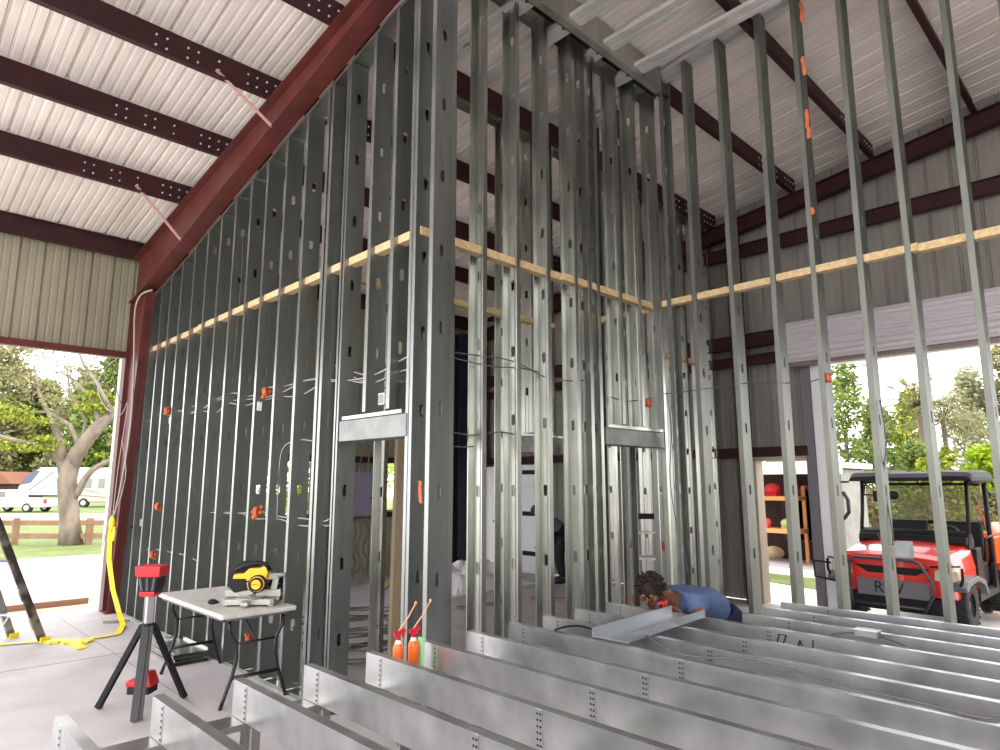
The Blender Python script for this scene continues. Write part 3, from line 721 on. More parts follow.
# cords on the floor inside
for i, (cx, cy, r0) in enumerate(((4.6,7.0,.55),(4.9,7.7,.6),(4.3,6.4,.45),(5.2,8.4,.5))):
    rnd = random.Random(i+3); pts = []
    for k in range(26):
        a = k*.75; rr = r0*(1+.35*math.sin(k*1.3+i)); pts.append((cx+rr*math.cos(a)*1.1, cy+rr*math.sin(a)*.8, .012+.012*(k % 3)))
    wire(pts, .009, ['tangled dark cord on the floor inside, nearest middle coil','tangled dark cord on the floor inside, coil behind the middle one','tangled dark cord on the floor inside, coil closest to the left wall','tangled dark cord on the floor inside, farthest coil'][i], 'cord', 'extension_cord', CABLEG, 'cords on the inner floor', sub=3)
# ------------------------------------------------------------------ folding table
t = empty('folding_table', (2.67, 6.5, 0), 0, 'folding table with a pale grey top and black bowed legs, carrying the saw', 'table')
mb = MB(); mb.box(-.335,-.8,.715,.335,.8,.755); mb.build('tabletop', TABLE, t, bevel=.012)
mb = MB(); mb.box(-.31,-.77,.695,.31,-.74,.715); mb.box(-.31,.74,.695,.31,.77,.715); mb.box(-.31,-.77,.695,-.29,.77,.715); mb.box(.29,-.77,.695,.31,.77,.715); mb.build('apron', GREYP, t)
for k, yy in enumerate((-.755, .69)):
    for s in (-1, 1):
        mb = MB(); mb.tube([(s*.24,yy*.96,.7),(s*.235,yy*.97,.6),(s*.175,yy*.98,.5),(s*.17,yy*.99,.38),(s*.2,yy,.25),(s*.26,yy,.08),(s*.285,yy,.004)], .016, 8)
        mb.cyl((s*.285,yy,0),(s*.28,yy,.03),.018,n=8); mb.build('leg', BLACKM, t)
    for pp, rr_ in (([(-.175,yy*.985,.5),(.175,yy*.985,.5)],.01), ([(-.21,yy,.23),(.21,yy,.23)],.016), ([(-.24,yy*.96,.695),(.24,yy*.96,.695)],.01), ([(0,yy*.985,.5),(0,yy*.55,.695)],.009)):
        mb = MB(); mb.tube(pp, rr_, 6); mb.build('crossbar' if pp[0][0] else 'folding_brace', BLACKM, t)

# ------------------------------------------------------------------ miter saw
AZ = -YAW
t = empty('miter_saw', (2.72, 6.02, .757), AZ+.05, 'yellow and black miter saw standing on the near end of the folding table', 'saw')
S1 = mat('cast_aluminium', (172,172,164), .45, .5)
mb = MB(); mb.prism([(-.23,-.09),(-.2,-.11),(.2,-.11),(.23,-.09),(.23,.06),(.1,.1),(-.1,.1),(-.23,.06)], (0,0,.012), (1,0,0), (0,1,0), (0,0,.05)); mb.box(-.25,-.02,.04,.25,.03,.062)
for sx in (-1, 1): mb.box(sx*.2-.025,-.1,0,sx*.2+.025,.05,.012)
mb.build('base', S1, t, bevel=.006)
mb = MB(); mb.cyl((0,-.03,.062),(0,-.03,.072),.12,n=24); mb.box(-.03,-.2,.02,.03,-.06,.05); mb.build('turntable', S1, t)
mb = MB(); mb.box(-.25,.035,.06,-.03,.06,.125); mb.box(.03,.035,.06,.25,.06,.125); mb.build('fence', S1, t, bevel=.005)
h = MB(); h.tube([(-.3,-.13,.05),(-.24,-.14,.045)], .012, 8); h.ball((-.29,-.14,.05), .034, 10, 7, sq=(1.3,1,.7)); h.build('miter_handle', BLACK, t)
g_ = MB(); pr = []
for i in range(25):
    a = R(235-i*265/24); pr.append((.16*math.cos(a), .155*math.sin(a)))
pr += [(.07,-.1),(0,-.11)]
g_.prism(pr, (-.07,.02,.225), (1,0,0), (0,0,1), (0,.05,0)); g_.build('blade_guard', BLACK, t, bevel=.006)
mb = MB(); mb.cyl((-.07,.03,.195),(-.07,.034,.195),.127,n=36); mb.build('blade', mat('saw_blade', (150,150,150), .3, .9), t)
mb = MB(); mb.prism([(-.16,.25),(-.15,.29),(-.06,.3),(-.02,.34),(.06,.345),(.13,.36),(.15,.31),(.13,.2),(.06,.15),(-.02,.16),(-.04,.25)], (0,-.055,-.02), (1,0,0), (0,0,1), (0,.075,0))
mb.cyl((.07,-.1,.19),(.07,.02,.19),.07,n=20); mb.build('motor_housing', YEL, t, bevel=.008)
mb = MB(); mb.cyl((.07,-.102,.19),(.07,-.12,.19),.06,n=20); mb.cyl((.07,-.02,.19),(.07,-.098,.19),.078,n=20); mb.tube([(-.14,-.04,.3),(-.05,-.045,.35),(.05,-.045,.37),(.12,-.04,.36),(.16,-.03,.3)], .02, 8); mb.box(-.13,-.058,.2,.0,-.054,.215); mb.build('black_trim', BLACK, t)
mb = MB(); mb.cyl((.07,-.121,.19),(.07,-.124,.19),.042,n=20); mb.build('round_badge', YEL, t)
def text(s_, name, mat_, parent, loc, rot, size, ext=.001, align='CENTER'):
    cu = bpy.data.curves.new(name, 'FONT'); cu.body = s_; cu.size = size; cu.extrude = ext; cu.align_x = align; cu.align_y = 'CENTER'
    o = bpy.data.objects.new(name, cu); C.objects.link(o)
    bpy.context.view_layer.update()
    me = bpy.data.meshes.new_from_object(o); bpy.data.objects.remove(o); me.materials.clear(); me.materials.append(mat_)
    o = bpy.data.objects.new(name, me); C.objects.link(o); o.parent = parent; o.location = loc; o.rotation_euler = rot
    return o
text('DEWALT', 'badge_lettering', BLACK, t, (.07,-.1245,.19), (R(90),0,0), .02)
mb = MB(); mb.bar((.16,.06,.02),(.2,.08,.26),.05,.03); mb.cyl((.12,.07,.25),(.28,.07,.25),.02,n=10); mb.bar((.1,.03,.24),(.2,.07,.24),.05,.05); mb.build('arm', S1, t)
# drill beside the saw
t = empty('cordless_drill', (3.0, 6.12, .757), AZ+.3, 'black and red cordless tools heaped at the table edge behind the saw', 'drill')
mb = MB(); mb.cyl((-.08,0,.19),(.08,0,.17),.03,n=12); mb.bar((.05,0,.17),(.07,0,.06),.035,.045); mb.cyl((.08,.0,.17),(.13,0,.165),.02,.01,n=10); mb.bar((-.07,.03,.12),(.02,.06,.24),.03,.03); mb.bar((-.04,-.02,.1),(.1,.03,.14),.03,.02); mb.build('body', BLACK, t)
mb = MB(); mb.box(.02,-.04,.0,.12,.04,.05); mb.cyl((-.085,0,.191),(-.06,0,.188),.032,n=12); mb.build('battery', REDP, t, bevel=.004)
mb = MB(); mb.box(-.12,-.06,0,-.01,.05,.07); mb.tube([(-.1,0,.07),(-.08,.02,.14),(-.02,.0,.16),(.02,0,.1)],.014,6); mb.build('charger', BLACK, t, bevel=.005)

# ------------------------------------------------------------------ tripod light
tc_ = V((1.93, 6.22, 0))
t = empty('tripod_light', tc_, 0, 'folded red and black battery site light on a short tripod', 'tripod light')
A1 = at(98,709,2,0)-tc_; A2 = at(136,722,2,0)-tc_; A3 = at(184,698,2,0)-tc_
DK = mat('dark_aluminium', (38,38,41), .45, .3)
hubz = .66
for a in (A1, A3):
    mb = MB(); e = V((a.x, a.y, .012)); b0 = V((a.x*.12, a.y*.12, hubz))
    for s in (-1, 1):
        o_ = V((-a.y, a.x, 0)).normalized()*.012*s; mb.bar(b0+o_*1.6, e+o_*1.6, .014, .04)
    mb.bar(b0, b0+(e-b0)*.12, .045, .045); mb.bar(b0+(e-b0)*.5, b0+(e-b0)*.55, .045, .042); mb.bar(b0, e, .03, .012); mb.bar(e+(b0-e)*.06, e, .05, .045); mb.build('leg', BLACK, t)
mb = MB(); e = V((A2.x, A2.y, .012)); b0 = V((A2.x*.1, A2.y*.1, hubz)); mb.bar(b0, e, .085, .03, up=(A2.x,A2.y,0))
mb.bar(b0+V((-.02,-.02,0)), e+V((-.02,-.02,0)), .05, .012, up=(A2.x,A2.y,0)); mb.build('leg', DK, t, label='wide grey front leg')
mb = MB(); mb.cyl((0,0,hubz-.03),(0,0,hubz+.02),.045,n=12)
for a in (A1, A2, A3): mb.bar((0,0,hubz), (a.x*.16,a.y*.16,hubz-.005), .035, .03)
mb.build('hub', BLACK, t)
mb = MB(); mb.box(-.03,-.025,hubz,.03,.025,.97); mb.build('mast', ALU, t, bevel=.006)
mb = MB(); mb.bar((0,0,.28),(0,0,hubz),.05,.05); mb.build('lower_mast', DK, t)
r2 = _r; fr = V((_f.x,_f.y,0)).normalized()
def loc(a, b, z): return r2*a+fr*b+V((0,0,z))
mb = MB(); mb.hexa([loc(-.065,-.06,.92),loc(.065,-.06,.92),loc(.065,.06,.92),loc(-.065,.06,.92),loc(-.095,-.08,1.1),loc(.095,-.08,1.1),loc(.095,.08,1.1),loc(-.095,.08,1.1)]); mb.build('light_head', BLACK, t, bevel=.008)
mb = MB(); mb.hexa([loc(-.1,-.085,1.06),loc(.1,-.085,1.06),loc(.1,.085,1.06),loc(-.1,.085,1.06),loc(-.108,-.09,1.15),loc(.108,-.09,1.15),loc(.108,.09,1.15),loc(-.108,.09,1.15)]); mb.hexa([loc(-.06,-.066,.90),loc(.06,-.066,.90),loc(.06,.06,.90),loc(-.06,.06,.90),loc(-.066,-.07,.94),loc(.066,-.07,.94),loc(.066,.06,.94),loc(-.066,.06,.94)]); mb.build('red_housing', REDP, t, bevel=.008)
mb = MB()
for s in (-.05, 0, .05): mb.bar(loc(s*.9,-.068,.95), loc(s*1.2,-.082,1.055), .014, .012)
mb.build('guard_ribs', GREYP, t)
mb = MB(); mb.hexa([loc(-.1,-.07,.13),loc(.09,-.07,.13),loc(.09,.07,.13),loc(-.1,.07,.13),loc(-.1,-.07,.22),loc(.09,-.07,.22),loc(.09,.07,.22),loc(-.1,.07,.22)]); mb.build('battery_case', BLACK, t, bevel=.01)
mb = MB(); mb.hexa([loc(-.11,-.075,.19),loc(.0,-.075,.19),loc(.0,.07,.19),loc(-.11,.07,.19),loc(-.11,-.075,.235),loc(.0,-.075,.235),loc(.0,.07,.235),loc(-.11,.07,.235)]); mb.hexa([loc(.02,-.08,.19),loc(.105,-.08,.19),loc(.105,.07,.19),loc(.02,.07,.19),loc(.02,-.06,.3),loc(.07,-.06,.3),loc(.07,.05,.3),loc(.02,.05,.3)]); mb.build('battery', REDP, t, bevel=.01)

# ------------------------------------------------------------------ stacked tracks on the floor
for i in range(4):
    mb = MB(); y0, y1 = 7.36+.02*i, 8.3-.05*i; x0 = 2.56+.012*(i % 2); z = .002+.032*i
    mb.sheet([(0,.026),(0,0),(.34,0),(.34,.026)], (x0, y0, z), (1,0,0), (0,0,1), (0, y1-y0, 0))
    thing(mb, 'stacked_track', GALVT, 'wide galvanised track stacked on the floor under the table, %s' % ['bottom of the pile','second from the bottom','second from the top','top of the pile'][i], 'track', 'stack of tracks under the table', solid=.003)
mb = MB(); mb.bar(at(166,637,2,.02), at(187,632,2,.02), .06, .015)
mb2 = mb; thing(mb, 'offcut', GALVT, 'flat metal offcut lying on the floor behind the tripod light', 'offcut')
mb = MB(); mb.bar(at(103,622,2,.02), at(130,620,2,.02), .04, .02); thing(mb, 'offcut', WOODG, 'small dark offcut lying beside the foot of the red column', 'offcut')

# ------------------------------------------------------------------ step ladder (left)
def ladder(o, rz, label, h, wid, steps, mr, ms, ml, spread=.85, feet=YELT, lean=.12):
    t = empty('step_ladder', o, rz, label, 'ladder')
    for s in (-1, 1):
        mb = MB(); mb.bar((s*wid/2, 0, .0), (s*(wid/2-lean), spread*.42, h), .03, .075); mb.build('front_rail', mr, t)
        mb = MB(); mb.bar((s*wid/2, spread, .0), (s*(wid/2-lean), spread*.5, h), .025, .05); mb.build('rear_rail', mr, t)
        mb = MB(); mb.box(s*wid/2-.025, -.045, 0, s*wid/2+.025, .045, .07); mb.build('foot', feet, t)
    for k in range(steps):
        f_ = (k+1)/(steps+.6); z = h*f_; w2 = wid/2-lean*f_; y = spread*.42*f_
        mb = MB(); mb.box(-w2, y-.04, z-.012, w2, y+.045, z+.012)
        if k < 2:
            mb.bar((-w2,y,z-.01),(-w2-.0+.07,y,z-.0),.01,.03); mb.bar((w2,y,z-.15),(w2-.09,y,z-.01),.012,.02); mb.bar((-w2,y,z-.15),(-w2+.09,y,z-.01),.012,.02)
        mb.build('step', ms[k % len(ms)], t)
        if k % 2 == 0: mb = MB(); mb.bar((-w2, spread-(spread*.5)*f_, z), (w2, spread-(spread*.5)*f_, z), .02, .03); mb.build('rear_bar', ml, t)
    mb = MB(); w2 = wid/2-lean; mb.box(-w2-.03, spread*.42-.08, h-.02, w2+.03, spread*.5+.08, h+.04); mb.build('top_cap', BLACK, t, bevel=.01)
    mb = MB()
    for s in (-1, 1): mb.bar((s*(wid/2-lean*.5), spread*.22, h*.55), (s*(wid/2-lean*.5), spread*.75, h*.55), .006, .025)
    mb.build('spreader', ml, t)
    return t
RAIL = mat('worn_rail', (150,152,150), .5, .3, (112,100,84), 5, (1,1,1), lo=.45, hi=.55)
RAIL2 = mat('dark_rail', (120,116,104), .5, .2, (60,52,44), 4, lo=.4, hi=.5)
a = at(43,642,2,0); b = at(12,638,2,0); d = (a-b); ang = math.atan2(d.y, d.x)
PUR = mat('purple_step', (74,66,110), .5)
# rails run up to the left of the view: front side leans toward -X
L = empty('step_ladder', (a+b)/2, ang+math.pi, 'tall step ladder with yellow feet at the left edge of the view', 'ladder')
wid = d.length; h = 2.35
for s, nm in ((-1,'front_rail'),(1,'front_rail')):
    mb = MB(); mb.bar((s*wid/2,0,0),(s*(wid/2-.1),1.05,h),.03,.085); mb.build(nm, RAIL if s > 0 else RAIL2, L)
    mb = MB(); mb.bar((s*wid*.62,1.9,0),(s*(wid/2-.08),1.15,h),.025,.05); mb.build('rear_rail', RAIL, L)
    mb = MB(); mb.box(s*wid/2-.03,-.06,0,s*wid/2+.03,.05,.06); mb.build('foot', YELT, L)
for k in range(6):
    z = .3+.33*k; f_ = z/h; w2 = wid/2-.1*f_; y = 1.05*f_
    mb = MB(); mb.box(-w2,y-.045,z-.012,w2,y+.045,z+.012)
    if k < 2: mb.bar((w2,y,z-.14),(w2-.1,y,z-.01),.012,.02); mb.bar((-w2,y,z-.14),(-w2+.1,y,z-.01),.012,.02)
    mb.build('step', [ALU,ALU,PUR,BLACK][min(k,3)], L)
mb = MB(); mb.box(-wid/2+.06,.95,h-.03,wid/2-.06,1.25,h+.03); mb.build('top_cap', BLACK, L, bevel=.01)
for k in (0,2,4):
    mb = MB(); z = .4+.33*k; mb.bar((-wid*.6,1.9-.3*z,z),(wid*.6,1.9-.3*z,z),.02,.03); mb.build('rear_bar', ALU, L)

# ------------------------------------------------------------------ spray foam cans
ORC = mat('orange_can', (236,106,30), .35)
for (px, py, tall, lab) in ((398,661,.19,'orange spray foam can with a straw, left of the two on the low track'),(413,668,.19,'orange spray foam can with a straw, right of the two on the low track')):
    p = at(px, py, 1, 3.66); p.y = 3.55 if 0 else 3.52; 
    p = at(px, py, 1, 3.53)
    t = empty('foam_can', (p.x, 3.53, ZJ-JH-.002), 0, lab, 'spray can', 'orange foam cans')
    q = (0,0,0); rr = .031
    mb = MB(); mb.lathe([(0,0),(rr,0),(rr,.15),(rr*.75,.172),(rr*.4,.18),(0,.18)], q, 16); mb.build('can', ORC, t); t.scale = (1.12,1.12,1.2)
    mb = MB(); mb.lathe([(rr*.8,.168),(rr*.5,.182),(rr*.5,.19),(0,.19)], q, 12); mb.build('collar', WHITEP, t)
    mb = MB(); mb.cyl((0,0,.18),(0,0,.235),.012,n=8); mb.bar((-.03,0,.22),(.035,-.01,.235),.02,.02); mb.bar((.03,0,.235),(.03,0,.2),.012,.012); mb.build('nozzle', REDP, t)
    mb = MB(); mb.tube([(0,0,.235),(.05,-.02,.3),(.085,-.04,.37)], .004, 6); mb.ball((.085,-.04,.37),.009,6,5); mb.build('straw', mat('pale_orange_straw', (240,160,130), .5), t)
t = MB(); t.box(-.012,-.02,0,.012,.02,.16); o = t.build('green_tag', mat('pale_green_card', (168,222,160), .7)); o.location = (at(421,655,1,3.52).x,3.52,ZJ-JH+.01); o.scale = (1,1,1.3); tag(o, 'pale green card strip standing beside the right foam can', 'card')

# ------------------------------------------------------------------ things deep inside the room
PURP = mat('purple_grey_panel', (138,128,150), .5)
t = empty('breaker_box', (7.12, 11.18, 1.2), 0, 'purple-grey electrical panel box on the far wall seen through the left doorway', 'electrical panel')
MB().box(-.28,-.08,0,.28,.08,.85).build('cabinet', PURP, t, bevel=.01); MB().box(-.24,-.095,.04,.24,-.08,.81).build('door', PURP, t, bevel=.006); MB().cyl((.18,-.1,.35),(.18,-.11,.35),.02).build('latch', BLACK, t)
for i, (xx, lab) in enumerate(((6.93,'leftmost dark cable hanging under the electrical panel'),(7.05,'middle dark cable hanging under the electrical panel'),(7.2,'rightmost dark cable hanging under the electrical panel'))):
    wire([(xx,11.15,1.2),(xx+.05,11.1,.9),(xx-.06,11.08,.6),(xx+.08,11.1,.35),(xx-.02,11.12,.15)], .016, lab, m=CABLEG)
for i, (xx, lab) in enumerate(((7.0,'left dark cable rising above the electrical panel'),(7.18,'right dark cable rising above the electrical panel'))):
    wire([(xx,11.15,2.06),(xx+.06,11.1,2.4),(xx-.05,11.12,2.8),(xx,11.15,3.2)], .016, lab, m=CABLEG)
mb = MB(); mb.box(8.72,EY+.02,.02,8.8,EY+.08,2.2); 
t = empty('white_door', (10.3, EY-.1, .02), R(-90), 'white door leaf swung open beside the bright far doorway', 'door')
MB().box(-.06,-.03,0,.6,.02,2.18).build('door_leaf', WHITEW, t); m_ = MB(); m_.cyl((.52,-.04,1.0),(.52,-.09,1.0),.025); m_.build('knob', BLACK, t)
t = empty('white_door', (10.2, 9.65, .02), 0, 'tall white door panel with black hinges on the right gable wall, deep behind the studs', 'door')
MB().box(-.04,-.4,0,.04,.4,2.2).build('door_leaf', WHITEW, t)
mb = MB()
for z in (.35,1.15,2.0): mb.box(-.055,-.32,z,-.04,.1,z+.09)
mb.build('strap_hinge', BLACK, t)
# plastic sheet mound, boards
def mound(c, sx, sy, h_, m, label, name, cat, seed, nx=18, ny=12):
    rnd = random.Random(seed); mb = MB(); vs = []
    for j in range(ny+1):
        for i in range(nx+1):
            u = i/nx*2-1; v = j/ny*2-1; f_ = max(0, 1-(u*u+v*v))**.6
            vs.append((c[0]+u*sx, c[1]+v*sy, .004+h_*f_*(.7+.5*rnd.random())))
    n_ = len(vs); mb.add(vs, [(j*(nx+1)+i, j*(nx+1)+i+1, (j+1)*(nx+1)+i+1, (j+1)*(nx+1)+i) for j in range(ny) for i in range(nx)], smooth=False)
    return thing(mb, name, m, label, cat, solid=.006)
p = at(476,592,2,0); mound((p.x+.4,p.y+.5), 1.1, .6, .42, SHEETM, 'crumpled white plastic sheeting heaped on the floor inside', 'plastic_sheet', 'sheeting', 4)
for (a0, b0, w_, lab) in (((455,590),(520,577),.1,'pale board lying on the inner floor in front of the plastic heap'),((455,608),(520,600),.12,'brown board lying on the inner floor nearer than the plastic heap'),((532,598),(590,600),.12,'dark board lying on the inner floor behind the front studs')):
    board(at(a0[0],a0[1],2,.02), at(b0[0],b0[1],2,.02), w_, .035, lab, 'loose_board', WOODG)
board(at(380,590,2,.02), at(405,570,2,.02), .14, .04, 'pale striped board on the floor beyond the left doorway', 'loose_board', WOOD)
p = at(545,568,2,0)
t = empty('tool_bag', (p.x, p.y, 0), .4, 'dark tool bag with magenta straps on the inner floor near the back', 'bag')
mb = MB(); mb.hexa([(-.35,-.16,0),(.35,-.16,0),(.35,.16,0),(-.35,.16,0),(-.3,-.1,.3),(.3,-.1,.3),(.3,.1,.3),(-.3,.1,.3)]); mb.build('bag', BLACK, t, bevel=.03)
MAG = mat('magenta_strap', (200,30,90), .5); mb = MB(); mb.tube([(-.2,-.15,.1),(-.18,-.12,.34),(0,-.1,.42),(.18,-.12,.34),(.2,-.15,.1)],.02,6); mb.box(-.36,-.18,.0,.36,-.165,.05); mb.build('strap', MAG, t)
p = at(589,575,1,5.0)
t = empty('water_jug', (p.x, 5.0, 0), 0, 'orange-red upright drum standing in the corridor behind the front studs', 'drum')
mb = MB(); mb.lathe([(0,.0),(.1,.0),(.11,.04),(.11,.42),(.09,.48),(0,.48)], (0,0,0), 16, m=1); mb.lathe([(.0,.48),(.1,.48),(.105,.52),(.1,.86),(.06,.92),(0,.92)], (0,0,0), 16); mb.build('drum', [mat('orange_red', (226,66,36), .45), WHITEP], t)
# red step ladder in the corridor
REDL = mat('red_fibreglass', (206,44,40), .45)
p = at(632,600,2,0)
ladder((6.95,4.55,0), R(-50), 'red fibreglass step ladder standing in the corridor behind the front wall doorway', 1.42, .52, 4, REDL, [WHITEP], ALU, spread=.75, feet=BLACK, lean=.09)
TANP = mat('tan_board', (196,164,130), .7)
p = at(620,522,1,8.5)
mb = MB(); mb.box(-.35,0,0,.35,.06,1.15); mb.v = [(a_+p.x, b_+8.5, c_+p.z) for a_, b_, c_ in mb.v]
o = thing(mb, 'plywood_sheet', TANP, 'tan plywood sheet on top of the back workbench', 'sheet')
mb = MB(); mb.box(p.x-.7,8.3,p.z-.04,p.x+.9,8.9,p.z)
for sx in (-.65,.85):
    for yy in (8.34,8.86): mb.box(p.x+sx-.03,yy-.03,0,p.x+sx+.03,yy+.03,p.z-.04)
thing(mb, 'workbench', WOODG, 'timber workbench standing behind the rear corridor wall', 'workbench')
# red items on the floor under bench
t = empty('red_tool_chest', (p.x-.2, 8.6, 0), 0, 'red tool chest under the back workbench', 'tool chest')
MB().box(-.35,-.25,0,.35,.25,.75).build('chest', REDP, t, bevel=.01)
for z in (.1,.3,.5): MB().box(-.32,-.27,z,.32,-.25,z+.16).build('drawer', REDP, t, bevel=.004)
# ------------------------------------------------------------------ people
def skin_body(name, joints, edges, radii, m, root=0, lv=2, extra=None):
    me = bpy.data.meshes.new(name); me.from_pydata([tuple(j) for j in joints], edges, [])
    o = bpy.data.objects.new(name, me); C.objects.link(o)
    md = o.modifiers.new('skin', 'SKIN'); md.use_smooth_shade = True
    sv = me.skin_vertices
    if not sv: 
        bm = bmesh.new(); bm.from_mesh(me); bm.verts.layers.skin.verify(); bm.to_mesh(me); bm.free(); sv = me.skin_vertices
    for i, r in enumerate(radii): sv[0].data[i].radius = r if isinstance(r, tuple) else (r, r); sv[0].data[i].use_root = (i == root)
    s = o.modifiers.new('sub', 'SUBSURF'); s.levels = lv; s.render_levels = lv
    bpy.context.view_layer.update()
    dg = bpy.context.evaluated_depsgraph_get()
    me2 = bpy.data.meshes.new_from_object(o.evaluated_get(dg)); bpy.data.objects.remove(o)
    bm = bmesh.new(); bm.from_mesh(me2)
    if extra:
        e = bpy.data.meshes.new('x'); e.from_pydata(extra.v, [], extra.f); bm.from_mesh(e); 
    for f in bm.faces: f.smooth = True
    bm.to_mesh(me2); bm.free(); me2.materials.clear(); me2.materials.append(m)
    o = bpy.data.objects.new(name, me2); C.objects.link(o); return o
# kneeling worker, bent forward to the left
wt = empty('person', (5.55, 3.2, 0), 0, 'person with short dark hair in a blue T-shirt kneeling bent over behind the joists', 'person')
O = V((5.55, 3.2, 0))
hip = V((5.83,3.05,.62)); head = at(649,591,1,3.28); neck = V((5.22,3.22,.855)); chest = V((5.40,3.18,.835)); mid = V((5.62,3.12,.77))
if head.x > neck.x-.08: head = V((neck.x-.12, 3.28, head.z))
fwd = V((-.93,.1,-.36)).normalized()   # facing down toward the work
hd = V((head.x, 3.26, head.z))
pts = [hip, mid, chest, neck, hd+V((.055,-.01,.0)), hd, hd+V((-.02,0,.05))]
ed = [(0,1),(1,2),(2,3),(3,4),(4,5),(5,6)]
rad = [.085,.095,.13,.065,.062,.088,.07]
def add(chain, rs, start):
    prev = start
    for p_, r_ in zip(chain, rs):
        pts.append(V(p_)); rad.append(r_); ed.append((prev, len(pts)-1)); prev = len(pts)-1
    return prev
side = V((.12,.98,0)).normalized()
sh1 = chest+V((-.13,-.17,.0)); sh2 = chest+V((-.13,.19,0))
e1 = add([sh1, (5.18,2.93,.70), (5.16,2.90,.60)], [.062,.05,.045], 2); w1 = add([(5.05,2.97,.68),(4.97,3.02,.80),(4.93,3.03,.84)], [.04,.03,.032], e1)
e2 = add([sh2, (5.14,3.42,.66)], [.062,.047], 2); w2 = add([(5.0,3.33,.68),(4.86,3.2,.74),(4.82,3.17,.755)], [.04,.03,.032], e2)
k1 = add([hip+V((-.03,-.09,-.06)), (5.60,2.95,.12)], [.09,.065], 0); add([(5.85,2.93,.08),(6.05,2.92,.07),(6.12,2.92,.03)], [.055,.042,.035], k1)
k2 = add([hip+V((-.03,.09,-.06)), (5.62,3.24,.12)], [.09,.065], 0); add([(5.86,3.24,.08),(6.05,3.24,.07),(6.12,3.24,.03)], [.055,.042,.035], k2)
# fingers
for wi, base, dirs in ((w1, V((4.93,3.03,.84)), V((-.7,.3,.2))), (w2, V((4.82,3.17,.755)), V((-.9,-.1,-.05)))):
    dirs.normalize(); s_ = V((-dirs.y, dirs.x, 0)).normalized()
    for q, ln in ((-.026,.055),(-.009,.07),(.009,.068),(.026,.055)):
        a_ = base+s_*q+dirs*.03; add([a_, a_+dirs*ln*.5+V((0,0,-.004)), a_+dirs*ln*.8+V((0,0,-.03))], [.010,.009,.008], wi)
    add([base+s_*.035, base+s_*.05+dirs*.03+V((0,0,-.02))], [.012,.009], wi)
pts = [p_-O for p_ in pts]
# face details: nose, ears, brow, lips, eyes
ex = MB(); h0 = hd-O; up = V((-.36,.0,.93)).normalized(); 
face = V((-.8,-.12,-.55)).normalized(); sd = up.cross(face).normalized(); up = face.cross(sd)
ex.cyl(h0+face*.085+up*.012, h0+face*.118-up*.028, .008, .017, n=8); ex.ball(h0+face*.112-up*.028, .014, 8, 6)
for s in (-1, 1):
    ex.ball(h0+sd*s*.09-up*.005+face*.0, .026, 8, 6, sq=(.6,.35,1)); ex.ball(h0+face*.075+sd*s*.036+up*.012, .02, 8, 6); ex.ball(h0+face*.06+sd*s*.05-up*.02, .03, 8, 6)
ex.ball(h0+face*.078-up*.066, .026, 8, 6, sq=(1,1,.6)); ex.ball(h0+face*.06-up*.085, .035, 8, 6)
body = skin_body('body', pts, ed, rad, SKIN, extra=ex); body.parent = wt
mb = MB()
for s in (-1, 1): mb.ball(h0+face*.091+sd*s*.036+up*.012, .009, 6, 5)
mb.build('eyes', BLACK, body)
mb = MB(); mb.tube([h0+face*.097-up*.056+sd*.024, h0+face*.104-up*.058, h0+face*.097-up*.056-sd*.024], .005, 6); mb.build('lips', mat('lips', (120,64,60), .5), body)
rnd = random.Random(5); mb = MB(); mb.ball(h0+up*.03-face*.02, .1, 14, 10)
for i in range(260):
    d_ = V((rnd.gauss(0,1), rnd.gauss(0,1), rnd.gauss(0,1))).normalized()
    if d_.dot(face) > .55 or d_.dot(up) < -.45: continue
    a_ = h0+up*.03-face*.015+d_*.085; dd = (d_+V((rnd.uniform(-.5,.5),rnd.uniform(-.5,.5),rnd.uniform(-.2,.5)))).normalized()
    mb.tube([a_, a_+dd*.03, a_+dd*.05+V((rnd.uniform(-.012,.012),rnd.uniform(-.012,.012),.004))], [.013,.012,.006], 5)
mb.build('hair', HAIR, wt)
P = lambda *a_: V(a_)-O
sp = [hip+V((-.01,0,.035)), mid+V((0,0,.015)), chest+V((0,0,.015)), neck+V((.03,-.005,-.005)), sh1, V((5.26,2.98,.735)), sh2, V((5.24,3.40,.72))]
shirt = skin_body('tshirt', [p_-O for p_ in sp], [(0,1),(1,2),(2,3),(2,4),(4,5),(2,6),(6,7)], [(.17,.16),.168,.18,.098,.112,.095,.112,.095], SHIRT); shirt.parent = wt
tp = [hip+V((.03,0,-.02)), hip+V((.0,-.1,-.05)), V((5.60,2.95,.12)), V((5.85,2.93,.08)), V((6.04,2.92,.075)), hip+V((.0,.1,-.05)), V((5.62,3.24,.12)), V((5.86,3.24,.08)), V((6.04,3.24,.075)), mid+(hip-mid)*.72]
tr = skin_body('trousers', [p_-O for p_ in tp], [(0,1),(1,2),(2,3),(3,4),(0,5),(5,6),(6,7),(7,8),(0,9)], [.165,.15,.1,.08,.065,.15,.1,.08,.065,.155], TROUS); tr.parent = wt
mb = MB()
for yy in (2.92, 3.24): mb.tube([P(6.04,yy,.07), P(6.12,yy,.055), P(6.16,yy,.03)], [.045,.042,.03], 8); mb.tube([P(6.1,yy,.05), P(6.14,yy,.012)], [.045,.04], 8)
mb.build('shoes', BLACK, wt)
# red tool in hands
t = empty('impact_driver', (4.86,3.08,.84), R(20), 'red power tool held by the kneeling worker under his face', 'power tool')
mb = MB(); mb.cyl((-.09,0,.03),(.06,0,.03),.03,n=12); mb.bar((.02,0,.02),(.03,0,-.08),.035,.04); mb.build('body', REDP, t)
mb = MB(); mb.box(-.01,-.035,-.12,.07,.035,-.08); mb.cyl((-.13,0,.03),(-.09,0,.03),.014,n=8); mb.build('battery', BLACK, t)

